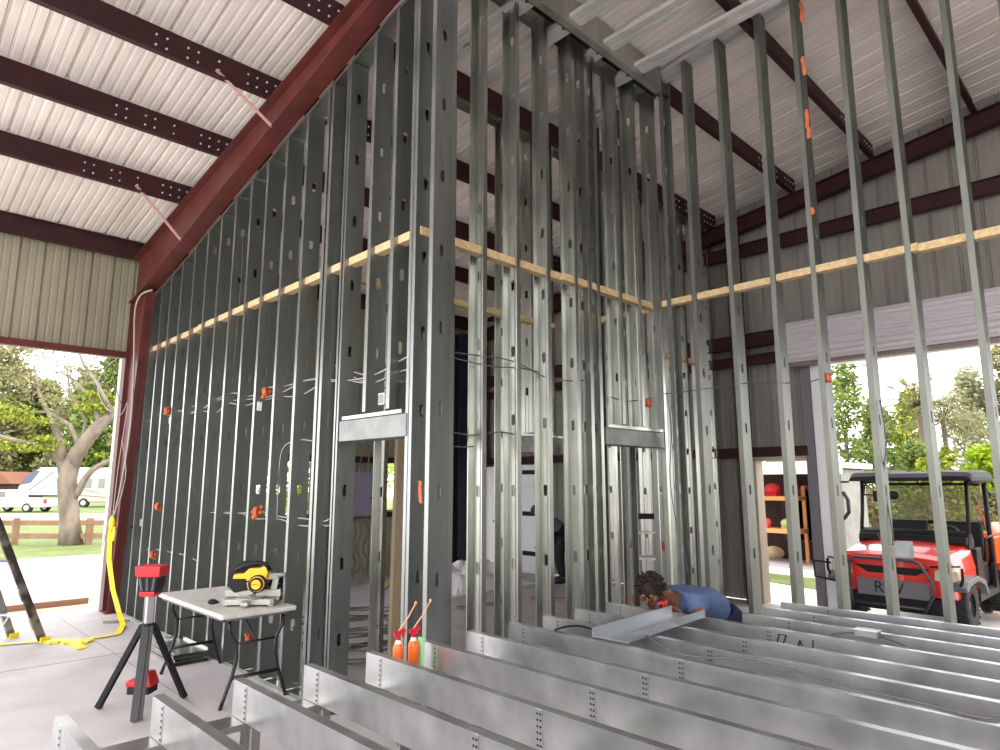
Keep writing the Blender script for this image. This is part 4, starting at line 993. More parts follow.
# distant worker, bending by the back wall
BP = V((9.75, 8.35, 0))
wt2 = empty('person', BP, 0, 'distant person in grey top and black trousers bending forward at the back of the room', 'person')
l = -_r; fr_ = V((_f.x,_f.y,0)).normalized()
def q_(a_, b_, z): return l*a_+fr_*b_+V((0,0,z))
J = [q_(0,0,.92), q_(.12,0,1.05), q_(.28,0,1.2), q_(.37,0,1.27), q_(.46,0,1.30), q_(.5,0,1.28)]
E_ = [(0,1),(1,2),(2,3),(3,4),(4,5)]; Rr = [.13,.125,.14,.055,.095,.08]
def ch(c_, r_, st):
    pv = st
    for a_, b_ in zip(c_, r_): J.append(a_); Rr.append(b_); E_.append((pv, len(J)-1)); pv = len(J)-1
ch([q_(.28,-.18,1.15), q_(.34,-.2,.9), q_(.45,-.14,.68), q_(.48,-.12,.6)], [.06,.045,.035,.035], 2)
ch([q_(.28,.18,1.15), q_(.34,.2,.9), q_(.45,.14,.68), q_(.48,.12,.6)], [.06,.045,.035,.035], 2)
ch([q_(0,-.1,.85), q_(.06,-.11,.48), q_(-.02,-.12,.08), q_(.1,-.12,.03)], [.1,.07,.05,.04], 0)
ch([q_(0,.1,.85), q_(.06,.11,.48), q_(-.02,.12,.08), q_(.1,.12,.03)], [.1,.07,.05,.04], 0)
b2 = skin_body('body', J, E_, Rr, SKIN); b2.parent = wt2
s2 = skin_body('grey_top', [q_(-.02,0,.9), q_(.12,0,1.06), q_(.28,0,1.2), q_(.28,-.18,1.16), q_(.34,-.2,.9), q_(.44,-.15,.72), q_(.28,.18,1.16), q_(.34,.2,.9), q_(.44,.15,.72)], [(0,1),(1,2),(2,3),(3,4),(4,5),(2,6),(6,7),(7,8)], [.17,.16,.168,.085,.065,.055,.085,.065,.055], mat('grey_top', (88,92,104), .85)); s2.parent = wt2
s3 = skin_body('trousers', [q_(0.01,0,.92), q_(0,-.1,.84), q_(.06,-.11,.48), q_(-.02,-.12,.1), q_(0,.1,.84), q_(.06,.11,.48), q_(-.02,.12,.1)], [(0,1),(1,2),(2,3),(0,4),(4,5),(5,6)], [.165,.125,.1,.075,.125,.1,.075], BLACK); s3.parent = wt2
mb = MB()
for s in (-1, 1): mb.tube([q_(-.04,s*.12,.08), q_(.04,s*.12,.05), q_(.16,s*.12,.03)], [.06,.055,.035], 8)
mb.build('shoes', BLACK, wt2)
mb = MB(); mb.tube([q_(-.03,0,.9), q_(.05,0,.99)], [.172,.172], 14); mb.build('waistband', BLACK, wt2)
mb = MB(); mb.ball(q_(.47,0,1.325), .112, 12, 8); mb.ball(q_(.4,0,1.3), .09, 10, 8); mb.build('dark_cap', mat('charcoal_cap', (62,60,66), .8), wt2)

# ------------------------------------------------------------------ red utility vehicle
vt = empty('utility_vehicle', (9.85, 2.80, 0), 0, 'red utility vehicle with a black roof parked nose-in at the big right opening', 'utility vehicle')
vt.rotation_euler = (0,0,R(-2)); vt.scale = (.95,.95,.97)
# local: nose at x=0 facing -X, y left/right, length +X
hw = .76
mb = MB()
sec = [(-.02,.44,.60,.66),(.0,.44,.92,.70),(.1,.42,.975,.73),(.45,.42,1.03,.75),(.95,.42,1.08,.76)]   # x, zlow, zhigh, halfwidth
ringn = 12; vs = []
for x, zl, zh, w_ in sec:
    pr = [(-w_,zl),(-w_*1.0,zl+(zh-zl)*.55),(-w_*.96,zh-.10),(-w_*.86,zh-.03),(-w_*.5,zh),(0,zh+.012),(w_*.5,zh),(w_*.86,zh-.03),(w_*.96,zh-.10),(w_*1.0,zl+(zh-zl)*.55),(w_,zl),(0,zl)]
    vs += [(x, a_, b_) for a_, b_ in pr]
fs = [(j*12+i, j*12+(i+1)%12, (j+1)*12+(i+1)%12, (j+1)*12+i) for j in range(len(sec)-1) for i in range(12)]+[tuple(range(11,-1,-1)), tuple(range(48,60))]
mb.add(vs, fs, smooth=False); mb.build('hood', REDT, vt, bevel=.02)
mb = MB(); mb.box(-.045,-.45,.40,0,.45,.62); mb.build('skid_plate', GREYP, vt, bevel=.01)
mb = MB(); mb.prism([(-.48,.80),(-.3,.70),(.3,.70),(.48,.80),(.3,.79),(-.3,.79)], (-.03,0,0), (0,1,0), (0,0,1), (.03,0,0)); mb.build('grille', BLACK, vt, bevel=.006)
CH_ = mat('chrome_badge', (225,225,228), .2, .9)
mb = MB(); pr_ = []
mb.tube([(-.036, .055*math.cos(a_*math.pi/8), .755+.03*math.sin(a_*math.pi/8)) for a_ in range(16)], .006, 6, closed=True); mb.bar((-.038,-.03,.738),(-.038,.03,.772),.008,.01,up=(1,0,0)); mb.bar((-.038,.0,.755),(-.038,.035,.745),.008,.01,up=(1,0,0)); mb.build('emblem', CH_, vt)
text('RTV', 'lettering', BLACK, vt, (-.048,.04,.51), (R(90),0,R(-90)), .21, .002)
for s in (-1, 1):
    mb = MB(); mb.prism([(s*.50,.66),(s*.52,.79),(s*.78,.80),(s*.79,.69),(s*.7,.65)], (-.03,0,0), (0,1,0), (0,0,1), (.12,0,0)); mb.build('headlight', mat('headlamp_lens', (200,190,160), .15), vt, bevel=.015)
    mb = MB(); mb.tube([(-.04,s*.82,.86),(-.06,s*.56,.84),(-.06,s*.48,.83)], .012, 6); mb.tube([(-.04,s*.8,.62),(-.04,s*.83,.7),(-.03,s*.83,.84)], .018, 6); mb.build('lamp_guard', BLACK, vt)
    mb = MB(); mb.prism([(-.12,.60),(.0,.66),(.5,.70),(.86,.62),(.98,.42),(.92,.42),(.8,.56),(.5,.63),(.12,.61),(.0,.56),(-.1,.54)], (.1,s*.62 if s > 0 else -.86,0), (1,0,0), (0,0,1), (0,.24,0)); mb.build('fender', mat('fender_plastic', (96,96,100), .45), vt, bevel=.01)
# brush guard
mb = MB(); mb.tube([(-.1,.50,.25),(-.12,.50,.40),(-.12,.50,.84),(-.115,.44,.895),(-.11,-.30,.895),(-.115,-.38,.86),(-.12,-.52,.62),(-.12,-.52,.50),(-.1,-.38,.25)], .02, 8); mb.tube([(-.1,.50,.30),(-.1,-.42,.30)], .02, 8); mb.build('brush_guard', mat('guard_metal', (84,84,92), .35, .5), vt)
mb = MB(); mb.tube([(-.05,.78,.78),(-.1,1.0,.80),(-.1,1.0,.58),(-.05,.72,.54)], .017, 6); mb.build('side_guard', BLACK, vt)
mb = MB(); mb.box(.0,-.6,.22,3.1,.6,.42); mb.build('chassis', BLACK, vt)
def wheel(x, y, s):
    mb = MB(); prof = [(.15,-.1),(.24,-.115),(.3,-.105),(.325,-.07),(.33,0),(.325,.07),(.3,.105),(.24,.115),(.15,.1)]
    mb.lathe(prof, (x,y,.33), 28, ax=(0,1,0))
    for k in range(22):
        a_ = 2*math.pi*k/22
        for q, o_ in ((-.06,0),(.06,.14)):
            c_ = V((x+.332*math.cos(a_+o_), y+q, .33+.332*math.sin(a_+o_))); tn = V((-math.sin(a_+o_),0,math.cos(a_+o_)))
            mb.bar(c_-V((0,.05,0)), c_+V((0,.05,0)), .03, .02, up=tuple(tn))
    w_ = mb.build('wheel', RUB, vt)
    mb = MB(); mb.lathe([(0,s*.05),(.05,s*.07),(.06,s*.06),(.13,s*.03),(.16,s*.1),(.155,-s*.1),(0,-s*.1)], (x,y,.33), 20, ax=(0,1,0)); mb.build('rim', mat('rim_black', (60,60,64), .4, .4), w_)
for x in (.5, 2.6):
    for s in (-1, 1): wheel(x, s*.68, s)
# floor, dash, seats
mb = MB(); mb.box(.9,-.74,.35,1.9,.74,.45); mb.build('floor_pan', BLACK, vt)
mb = MB(); mb.prism([(.92,1.06),(.98,1.20),(1.08,1.24),(1.2,1.12),(1.18,.6),(.95,.6)], (0,-.72,0), (1,0,0), (0,0,1), (0,1.44,0)); mb.build('dashboard', BLACK, vt, bevel=.02)
mb = MB()
mb.prism([(.86,1.07),(.9,1.16),(.96,1.16),(.98,1.05)], (0,-.7,0), (1,0,0), (0,0,1), (0,1.4,0)); mb.build('cowl', BLACK, vt, bevel=.01)
mb = MB(); mb.box(1.5,-.7,.45,1.95,.7,.78); mb.build('bench_seat', BLACK, vt, bevel=.04)
for yy in (-.36, .36):
    mb = MB(); mb.hexa([(1.88,yy-.32,.78),(1.98,yy-.32,.78),(1.98,yy+.32,.78),(1.88,yy+.32,.78),(1.98,yy-.3,1.33),(2.06,yy-.3,1.33),(2.06,yy+.3,1.33),(1.98,yy+.3,1.33)]); mb.build('seat_back', BLACK, vt, bevel=.03)
mb = MB(); cx, cy, cz = 1.32, -.32, 1.18
x_, y_, d_ = frame_of((-.55,0,.8)); mb.tube([V((cx,cy,cz))+x_*.19*math.cos(a_*math.pi/12)+y_*.19*math.sin(a_*math.pi/12) for a_ in range(24)], .014, 6, closed=True)
for a_ in (90,210,330): mb.tube([(cx,cy,cz), V((cx,cy,cz))+x_*.19*math.cos(R(a_))+y_*.19*math.sin(R(a_))], .01, 6)
mb.cyl((cx,cy,cz),(cx-.1,cy,cz-.12),.03,n=8); mb.build('steering_wheel', mat('wheel_grey', (70,70,76), .4), vt)
# cage
for s in (-1, 1):
    mb = MB(); mb.tube([(.98,s*.70,1.05),(1.12,s*.70,1.5),(1.2,s*.70,1.92)], .028, 8); mb.build('front_post', BLACK, vt)
    mb = MB(); mb.tube([(2.1,s*.72,.6),(2.1,s*.72,1.92)], .034, 8); mb.build('rear_post', BLACK, vt)
    mb = MB(); mb.tube([(1.2,s*.70,1.92),(2.1,s*.72,1.92)], .03, 8); mb.build('roof_rail', BLACK, vt); mb = MB(); mb.tube([(1.6,s*.74,.8),(1.62,s*.76,1.12),(2.08,s*.76,1.14)], .016, 6); mb.build('hip_rail', BLACK, vt)
mb = MB(); mb.tube([(2.13,-.66,1.88),(2.13,.66,1.88)], .022, 8); mb.tube([(2.13,-.66,1.30),(2.13,.66,1.30)], .03, 8); mb.tube([(2.13,0,1.3),(2.13,0,1.88)], .017, 8); mb.build('rear_frame', BLACK, vt)
mb = MB(); mb.box(2.135,-.66,1.3,2.14,.66,1.88); mb.build('rear_screen', glass_mat('smoky_screen', (150,140,110), .2, .3), vt)
mb = MB(); pr_ = [(-.03,1.93),(-.02,1.99),(.06,2.05),(.25,2.075),(1.0,2.085),(1.2,2.05),(1.26,1.98),(1.25,1.93)]
x0 = 1.0
vs = []; Yw = [(-.82,-.06),(-.80,-.02),(-.76,.0),(-.3,.012),(-.26,-.012),(0,-.012),(.26,-.012),(.3,.012),(.76,.0),(.80,-.02),(.82,-.06)]
for yy, dz in Yw:
    edge = abs(yy) > .8
    for a_, b_ in pr_:
        zz = b_+dz if b_ > 1.95 else b_
        vs.append((x0+a_, yy, min(zz, 1.98) if abs(yy) > .81 else zz))
n1 = len(pr_); k1_ = len(Yw)
fs = [(j*n1+i, (j+1)*n1+i, (j+1)*n1+i+1, j*n1+i+1) for j in range(k1_-1) for i in range(n1-1)]+[(j*n1+n1-1, (j+1)*n1+n1-1, (j+1)*n1, j*n1) for j in range(k1_-1)]+[tuple(range(n1)), tuple(range((k1_-1)*n1+n1-1, (k1_-1)*n1-1, -1))]
mb = MB(); mb.add(vs, fs, smooth=False); mb.build('roof', mat('roof_plastic', (30,28,36), .6, spec=.25), vt, bevel=.012)
mb = MB(); mb.tube([(1.1,.62,1.9),(1.0,.62,1.72)], .012, 6); mb.box(.98,.28,1.62,1.03,.48,1.78); mb.tube([(1.15,.68,1.72),(1.0,.4,1.72)], .014, 6); mb.ball((1.0,.2,1.72), .08, 10, 8, sq=(.5,1,.8)); mb.build('mirror', BLACK, vt)
mb = MB(); mb.box(1.0,.86,1.9,1.1,.98,1.93); mb.build('roof_bracket', BLACK, vt)
# side sill, door bar, bed
mb = MB(); mb.prism([(.95,.40),(1.0,1.0),(1.25,1.02),(1.3,.46),(1.9,.42),(1.95,.75),(2.05,.75),(2.05,.34),(.95,.32)], (0,-.78,0), (1,0,0), (0,0,1), (0,.06,0)); mb.build('side_panel', BLACK, vt, bevel=.01)
mb = MB(); mb.prism([(.95,.40),(1.0,1.0),(1.25,1.02),(1.3,.46),(1.9,.42),(1.95,.75),(2.05,.75),(2.05,.34),(.95,.32)], (0,.72,0), (1,0,0), (0,0,1), (0,.06,0)); mb.build('side_panel', BLACK, vt, bevel=.01)
mb = MB(); mb.box(2.2,-.74,.72,3.3,.74,.78); mb.box(2.2,-.76,.72,3.3,-.72,1.1); mb.box(2.2,.72,.72,3.3,.76,1.1); mb.box(2.2,-.74,.72,2.24,.74,1.1); mb.box(3.26,-.74,.72,3.3,.74,1.1); mb.build('cargo_bed', ORNG, vt, bevel=.01)

# orange tractor with boom at the right edge
p = at(994,560,0,12.6)
t = empty('orange_tractor', (12.6, p.y-.35, -.12), R(10), 'orange machine with a raised lever at the right edge, behind the utility vehicle', 'tractor')
mb = MB(); mb.hexa([(-.5,-.7,.5),(.9,-.7,.5),(.9,.55,.5),(-.5,.4,.5),(-.35,-.6,1.25),(.8,-.6,1.35),(.8,.35,1.35),(-.2,.25,1.25)]); mb.build('body', ORNG, t, bevel=.05)
mb = MB(); mb.lathe([(.0,-.12),(.35,-.12),(.45,-.06),(.45,.06),(.35,.12),(0,.12)], (.3,.5,.45), 24, ax=(0,1,0)); mb.build('wheel', RUB, t)
mb = MB(); a_ = at(973,496,0,12.6); b_ = at(1004,560,0,12.6)
mb.bar(V((0,(a_.y-t.location.y),a_.z+.12)), V((0,b_.y-t.location.y,b_.z+.12)), .035, .03); mb.build('lever', REDT, t); 
mb = MB(); c_ = a_+(b_-a_)*.15; mb.bar(V((0,(a_.y-t.location.y),a_.z+.12)), V((0,c_.y-t.location.y,c_.z+.12)), .045, .045); mb.build('lever_grip', BLACK, t)

# ------------------------------------------------------------------ shed outside the small doorway
SW = mat('shed_siding', (138,134,132), .7, 0, (122,118,116), 4)
DKI = mat('shed_dark_inside', (66,44,38), .9, 0, (50,36,34), 5)  # dark brown for the shed's inner walls
t = empty('shed', (18, 7, -.12), 0, 'white-roofed open shed across the drive seen through the small doorway', 'shed')
def lb(mb, x0,y0,z0,x1,y1,z1,m=0): mb.box(x0-18,y0-7,z0+.12,x1-18,y1-7,z1+.12,m)
mb = MB(); lb(mb,16.0,5.45,-.12,16.1,5.95,2.15); lb(mb,16,5.4,-.12,17.6,5.45,2.15); mb.build('side_wall', SW, t)
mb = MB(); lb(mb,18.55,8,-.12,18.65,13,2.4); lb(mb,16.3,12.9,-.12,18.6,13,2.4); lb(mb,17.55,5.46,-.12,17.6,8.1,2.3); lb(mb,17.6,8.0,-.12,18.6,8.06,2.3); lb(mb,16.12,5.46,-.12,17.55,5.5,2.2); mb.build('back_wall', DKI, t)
mb = MB(); lb(mb,15.8,5.3,2.18,17.9,13.2,2.3); lb(mb,15.75,5.3,2.05,15.82,13.2,2.34); mb.build('roof', WHITEW, t)
mb = MB(); lb(mb,16,5.4,-.12,18.6,13,-.08); mb.build('slab', CONC, t)
mb = MB(); mb.tube([at(843,492,0,15.98)-V((18,7,-.12)), at(848,500,0,15.95)-V((18,7,-.12)), at(849,512,0,15.95)-V((18,7,-.12)), at(844,519,0,15.98)-V((18,7,-.12))], .04, 6); mb.build('door_pull', BLACK, t)
# wooden shelf inside the shed
ORW = mat('orange_wood', (214,150,92), .7)
p = at(772,533,0,16.4)
t = empty('shelf_rack', (16.6, p.y+.1, -.08), 0, 'orange timber shelf stand at the mouth of the shed', 'shelf')
for dy in (-.75, .35, .95):
    for dx in (-.25,.25): MB().box(dx-.03,dy-.04,0,dx+.03,dy+.04,1.85).build('upright', ORW, t)
for z in (.72, 1.5): MB().box(-.3,-.8,z,.3,1.0,z+.1).build('shelf_board', ORW, t)
for i, (dy, z, sx, c_, lab) in enumerate(((.55,.82,.2,(216,60,50),'red box on the lower shelf in the shed'),(.15,.82,.16,(230,90,80),'pinkish red bag on the lower shelf in the shed'),(-.4,.82,.15,(170,190,120),'pale green pot on the lower shelf in the shed'),(-.1,1.6,.2,(214,40,48),'red bundle on the upper shelf in the shed'))):
    mb = MB(); mb.ball((0,0,sx*.8), sx, 12, 8, sq=(.9,1,.8)); mb.box(-sx*.6,-sx*.7,0,sx*.6,sx*.7,sx*.9)
    o = mb.build('stored_item', mat('item_%d' % i, c_, .6)); o.location = (16.6, p.y+.1+dy, -.08+z); tag(o, lab, 'stored item')
mb = MB(); mb.box(16.45,p.y+.4,.74,16.5,p.y+.55,1.0)
o = MB().lathe([(0,0),(.09,0),(.1,.16),(.05,.24),(.05,.3),(0,.3)], (0,0,0), 12).build('white_jug', WHITEP); o.location = (16.45,p.y+.75,.74); tag(o, 'white jug on the lower shelf in the shed', 'jug')
for i, (px, py, s_, c_, lab) in enumerate(((766,551,.26,(232,216,80),'yellow bag lying on the ground in front of the shed'),(776,556,.3,(238,220,180),'cream bag lying on the ground in front of the shed'),(762,545,.25,(186,190,196),'grey bin under the shed shelf'),(775,541,.2,(70,100,140),'blue bucket under the shed shelf'))):
    q = at(px, py, 2, -.05); mb = MB(); mb.ball((0,0,s_*.55), s_, 12, 8, sq=(1,1,.6)) if i < 2 else mb.lathe([(0,0),(s_*.7,0),(s_*.9,s_*1.4),(s_*.8,s_*1.4),(s_*.6,.02)], (0,0,0), 14)
    o = mb.build('garden_bag' if i < 2 else 'bin', mat('bag_%d' % i, c_, .7)); o.location = (q.x, q.y, -.12); tag(o, lab, 'bag' if i < 2 else 'bin')
for i, (px, c_) in enumerate(((797,(120,60,54)),(806,(150,66,52)),(812,(88,70,66)),(790,(70,52,60)))):
    q = at(px, 520, 0, 17.2); mb = MB(); mb.prism([(-.2,0),(.2,0),(.24,.5),(.16,1.25),(.05,1.4),(-.1,1.38),(-.22,.9)], (0,0,0), (0,1,0), (0,0,1), (.25,0,0)); 
    o = mb.build('hanging_coat', mat('coat_%d' % i, c_, .9), bevel=.04); o.location = (17.2, q.y, .4); tag(o, 'dark reddish hanging bundle inside the shed, %s from the left' % ORD[(1,2,3,0)[i]], 'bundle', 'bundles in the shed')

# ------------------------------------------------------------------ far things at the left
def face_frame(px, py, name, label, cat, rz=0, z=-.12):
    p = at(px, py, 2, z); return empty(name, p, AZ+rz, label, cat), p
ft, p = face_frame(36, 512, 'pickup_truck', 'white pickup truck parked beyond the fence at the left', 'truck')
sc = (p-V((0,0,CH))).dot(_f)/F        # metres per pixel there
WV = mat('white_vehicle_paint', (190,190,196), .3, coat=.4)
mb = MB(); u_ = sc; H_ = 20*u_
mb.prism([(-48*u_,5*u_),(-48*u_,13*u_),(-36*u_,14*u_),(-30*u_,22*u_),(-20*u_,22*u_),(-19*u_,14*u_),(16*u_,13.5*u_),(17*u_,5*u_)], (0,-1,0), (1,0,0), (0,0,1), (0,2,0)); mb.build('body', WV, ft, bevel=.06)
mb = MB(); mb.prism([(-33*u_,15*u_),(-29*u_,20.5*u_),(-22*u_,20.5*u_),(-22*u_,15*u_)], (0,-1.02,0), (1,0,0), (0,0,1), (0,.03,0)); mb.build('side_window', GLASS, ft)
mb = MB(); mb.box(16*u_,-1.0,9*u_,17.6*u_,-.8,13*u_); mb.build('tail_light', REDP, ft)
for x in (-38, 0):
    for yy in (-1.0, .8): mb = MB(); mb.cyl((x*u_,yy,4.6*u_),(x*u_,yy+.25,4.6*u_),4.6*u_,n=20); w_ = mb.build('wheel', RUB, ft); MB().cyl((x*u_,yy-.02,4.6*u_),(x*u_,yy,4.6*u_),2.6*u_,n=16).build('rim', ALU, w_)
# motorhomes
CRM = mat('cream_rv', (176,168,154), .4); STR = mat('rv_stripe', (120,70,80), .5); STG = mat('rv_stripe_grey', (120,124,150), .5)
ft, p = face_frame(96, 507, 'motorhome', 'cream motorhome with a side window parked right of the big tree trunk', 'motorhome')
sc = (p-V((0,0,CH))).dot(_f)/F; u_ = sc
mb = MB(); mb.prism([(-20*u_,5*u_),(-21*u_,12*u_),(-16*u_,20*u_),(-10*u_,26*u_),(-6*u_,38*u_),(60*u_,40*u_),(60*u_,5*u_)], (0,-1.2,0), (1,0,0), (0,0,1), (0,2.4,0)); mb.build('body', CRM, ft, bevel=.1)
mb = MB(); mb.box(-9*u_,-1.24,19*u_,2*u_,-1.2,28*u_); mb.box(9*u_,-1.24,19*u_,15*u_,-1.2,28*u_); mb.build('window', mat('rv_window', (112,116,108), .2), ft)
mb = MB(); mb.bar((-19*u_,-1.22,13*u_),(30*u_,-1.22,9*u_),.03,.5*u_*2,up=(0,1,0)); mb.bar((-14*u_,-1.22,20*u_),(10*u_,-1.22,14*u_),.03,.35*u_*2,up=(0,1,0)); mb.build('stripe', STR, ft)
mb = MB(); mb.cyl((-4*u_,-1.25,4.5*u_),(-4*u_,-.95,4.5*u_),4.5*u_,n=20); w_ = mb.build('wheel', RUB, ft); MB().cyl((-4*u_,-1.27,4.5*u_),(-4*u_,-1.25,4.5*u_),2.5*u_,n=16).build('rim', ALU, w_)
ft, p = face_frame(60, 500, 'motorhome', 'white and grey motorhome partly behind the big tree trunk, left of the cream one', 'motorhome')
sc = (p-V((0,0,CH))).dot(_f)/F; u_ = sc
mb = MB(); mb.prism([(-36*u_,5*u_),(-36*u_,13*u_),(-30*u_,22*u_),(-16*u_,32*u_),(30*u_,32*u_),(30*u_,5*u_)], (0,-1.2,0), (1,0,0), (0,0,1), (0,2.4,0)); mb.build('body', WV, ft, bevel=.1)
mb = MB(); mb.prism([(-35*u_,15*u_),(-29*u_,23*u_),(-22*u_,29*u_),(-16*u_,29*u_),(-24*u_,17*u_)], (0,-1.25,0), (1,0,0), (0,0,1), (0,.05,0)); mb.build('windscreen', mat('rv_glass', (70,76,96), .15), ft)
mb = MB(); mb.bar((-25*u_,-1.23,10*u_),(-2*u_,-1.23,28*u_),.03,1.4*u_,up=(0,1,0)); mb.bar((-20*u_,-1.23,8*u_),(14*u_,-1.23,26*u_),.03,.9*u_,up=(0,1,0)); mb.build('stripe', STG, ft)
# brown house
ft, p = face_frame(8, 498, 'house', 'small brown house with a low roof behind the white pickup', 'house')
sc = (p-V((0,0,CH))).dot(_f)/F; u_ = sc
mb = MB(); mb.box(-40*u_,-2,0,14*u_,4,14*u_); mb.build('walls', mat('brown_wall', (76,56,48), .8), ft)
mb = MB(); mb.prism([(-44*u_,14*u_),(-30*u_,26*u_),(4*u_,26*u_),(19*u_,14*u_)], (0,-3,0), (1,0,0), (0,0,1), (0,8,0)); mb.build('roof', mat('brown_roof', (120,78,60), .8), ft)
mb = MB(); mb.box(3*u_,-2.1,2*u_,7*u_,-2,9*u_); mb.build('window', mat('house_window', (56,56,62), .3), ft)
# fence
FW = mat('fence_wood', (132,104,82), .8, 0, (116,90,70), 4)
t = empty('split_rail_fence', at(40,545,2,-.12), 0, 'low pale timber rail fence in the grass around the big tree', 'fence')
o0 = t.location
for px in (-60, 14, 88, 162):
    q = at(px, 545, 2, -.12)-o0; mb = MB(); mb.box(q.x-.09,q.y-.09,0,q.x+.09,q.y+.09,.85); mb.build('fence_post', FW, t)
for z in (.7, .28):
    mb = MB(); a_ = at(-60,545,2,-.12)-o0; b_ = at(162,545,2,-.12)-o0; mb.bar(a_+V((0,0,z)), b_+V((0,0,z)), .05, .17); mb.build('rail', FW, t)
t2 = []

# ------------------------------------------------------------------ trees
def leafmat(name, c1, c2):
    m = bpy.data.materials.new(name); m.use_nodes = True; nt = m.node_tree; b = nt.nodes['Principled BSDF']; b.inputs['Roughness'].default_value = .7; b.inputs['Specular IOR Level'].default_value = .2
    oi = nt.nodes.new('ShaderNodeNewGeometry'); rp = nt.nodes.new('ShaderNodeValToRGB'); rp.color_ramp.elements[0].color = lin(c1); rp.color_ramp.elements[1].color = lin(c2)
    nt.links.new(oi.outputs['Random Per Island'], rp.inputs[0]); nt.links.new(rp.outputs[0], b.inputs['Base Color'])
    tr = nt.nodes.new('ShaderNodeBsdfTranslucent'); nt.links.new(rp.outputs[0], tr.inputs['Color'])
    mx = nt.nodes.new('ShaderNodeMixShader'); mx.inputs[0].default_value = .35
    nt.links.new(b.outputs[0], mx.inputs[1]); nt.links.new(tr.outputs[0], mx.inputs[2]); nt.links.new(mx.outputs[0], nt.nodes['Material Output'].inputs['Surface'])
    return m
LY = leafmat('leaf_yellow_green', (100,112,36), (160,168,66)); LG = leafmat('leaf_green', (74,96,40), (132,146,76)); LO = leafmat('leaf_olive', (108,108,70), (158,152,112)); LB = leafmat('leaf_bright', (120,156,26), (186,200,64)); LD = leafmat('leaf_brownish', (100,86,64), (146,132,98)); LP = leafmat('leaf_pale', (134,138,104), (184,182,152))
def leaves(mb, c, r, n, s, rnd, shell=.35):
    c = V(c)
    for i in range(n):
        d = V((rnd.gauss(0,1), rnd.gauss(0,1), rnd.gauss(0,1))).normalized(); k = (shell+(1-shell)*rnd.random())
        p = c+V((d.x*r[0], d.y*r[1], d.z*r[2]))*k
        a = V((rnd.gauss(0,1), rnd.gauss(0,1), rnd.gauss(0,.6))).normalized(); b = a.cross(V((rnd.gauss(0,1), rnd.gauss(0,1), rnd.gauss(0,1)))).normalized(); q = s*rnd.uniform(.6,1.3)
        b_ = len(mb.v); mb.v += [tuple(p-a*q*.5), tuple(p+b*q*.3), tuple(p+a*q*.5), tuple(p-b*q*.3)]; mb.f.append((b_,b_+1,b_+2,b_+3)); mb.m.append(0); mb.sm.append(False)
def tree(px, pybase, depth, toppx, wpx, m, label, n=2200, trunk=True, s=None, low=.25, seed=0, name='tree', cat='tree', group=None, blobs=9):
    """tree standing at a ground depth; crown size in metres from the depth"""
    rnd = random.Random(seed+int(px)); d = (_f+_r*((px-500)/F)); d.z = 0; c = d*depth/d.dot(V((_f.x,_f.y,0)).normalized())
    k = depth/F; H = CH+(483-toppx)*k*1.0; Wd = wpx*k
    t = empty(name, (c.x, c.y, -.12), 0, label, cat, group)
    mb = MB(); s = s or max(.1, 5.2*k)
    for i in range(blobs):
        z = H*(low+(1-low)*(i+.5)/blobs); z = min(z, H*.93); f_ = math.sin(math.pi*min(1, max(.12, (z/H-low+.12)/(1.12-low))))**.6
        leaves(mb, (rnd.uniform(-.5,.5)*Wd*f_*.7, rnd.uniform(-.4,.4)*Wd*f_*.7, z), (Wd*.32*f_+s, Wd*.32*f_+s, H*.14), n//blobs, s, rnd)
    mb.build('foliage', m, t)
    if trunk:
        mb = MB(); mb.tube([(0,0,0),(rnd.uniform(-.2,.2),0,H*.3),(rnd.uniform(-.3,.3),0,H*.6),(0,0,H*.85)], [H*.012,H*.01,H*.006,.02], 8)
        for q in range(5): a_ = rnd.uniform(0,6.28); z = H*rnd.uniform(.35,.7); mb.tube([(0,0,z),(math.cos(a_)*Wd*.2,math.sin(a_)*Wd*.2,z+H*.12),(math.cos(a_)*Wd*.35,math.sin(a_)*Wd*.35,z+H*.16)], [H*.008,H*.005,.01], 6)
        mb.build('trunk', BARK, t)
    return t
# big tree in front of the vehicles
bt = at(71,545,2,-.12); T = empty('big_tree', bt, 0, 'big pale-barked tree with spreading mossy limbs standing by the fence', 'tree')
dep = (bt-V((0,0,CH))).dot(V((_f.x,_f.y,0)).normalized()); dn = V((_f.x,_f.y,0)).normalized()
def tp_(px, py, off=0):
    d = _f+_r*((px-500)/F)-_u*((py-375)/F); t_ = (dep+off)/d.dot(dn); return V((0,0,CH))+d*t_-bt
k = dep/F*1.0
mb = MB()
mb.tube([V((0,0,-.02)), tp_(70,525), tp_(68,500), tp_(67,480), tp_(70,468), tp_(74,458)], [11*k,9*k,8.5*k,8.6*k,8.2*k,6.5*k], 14)
mb.tube([tp_(69,474), tp_(76,455), tp_(88,438), tp_(100,425), tp_(112,412,.5), tp_(122,395,1), tp_(126,372,1), tp_(122,345,1)], [7*k,7.2*k,6.5*k,6*k,5*k,4.5*k,4*k,3*k], 10)
mb.tube([tp_(66,472), tp_(62,462), tp_(54,452), tp_(46,447), tp_(30,444,-1), tp_(5,438,-1.5), tp_(-30,425,-2)], [7*k,5*k,4*k,3.5*k,2.5*k,2*k,1*k], 8)
mb.tube([tp_(63,464), tp_(60,450), tp_(58,438), tp_(52,420), tp_(40,395), tp_(34,365)], [5*k,4.5*k,3.5*k,2.5*k,1.6*k,1*k], 8)
mb.tube([tp_(72,500), tp_(78,492), tp_(84,480), tp_(92,470), tp_(104,463), tp_(125,455,.6), tp_(160,440,1)], [3.5*k,3.6*k,3.2*k,2.8*k,2.5*k,2*k,1.3*k], 8)
mb.tube([tp_(80,448), tp_(70,425), tp_(48,412), tp_(28,412), tp_(0,405)], [3*k,2*k,1.6*k,1.2*k,.8*k], 7)
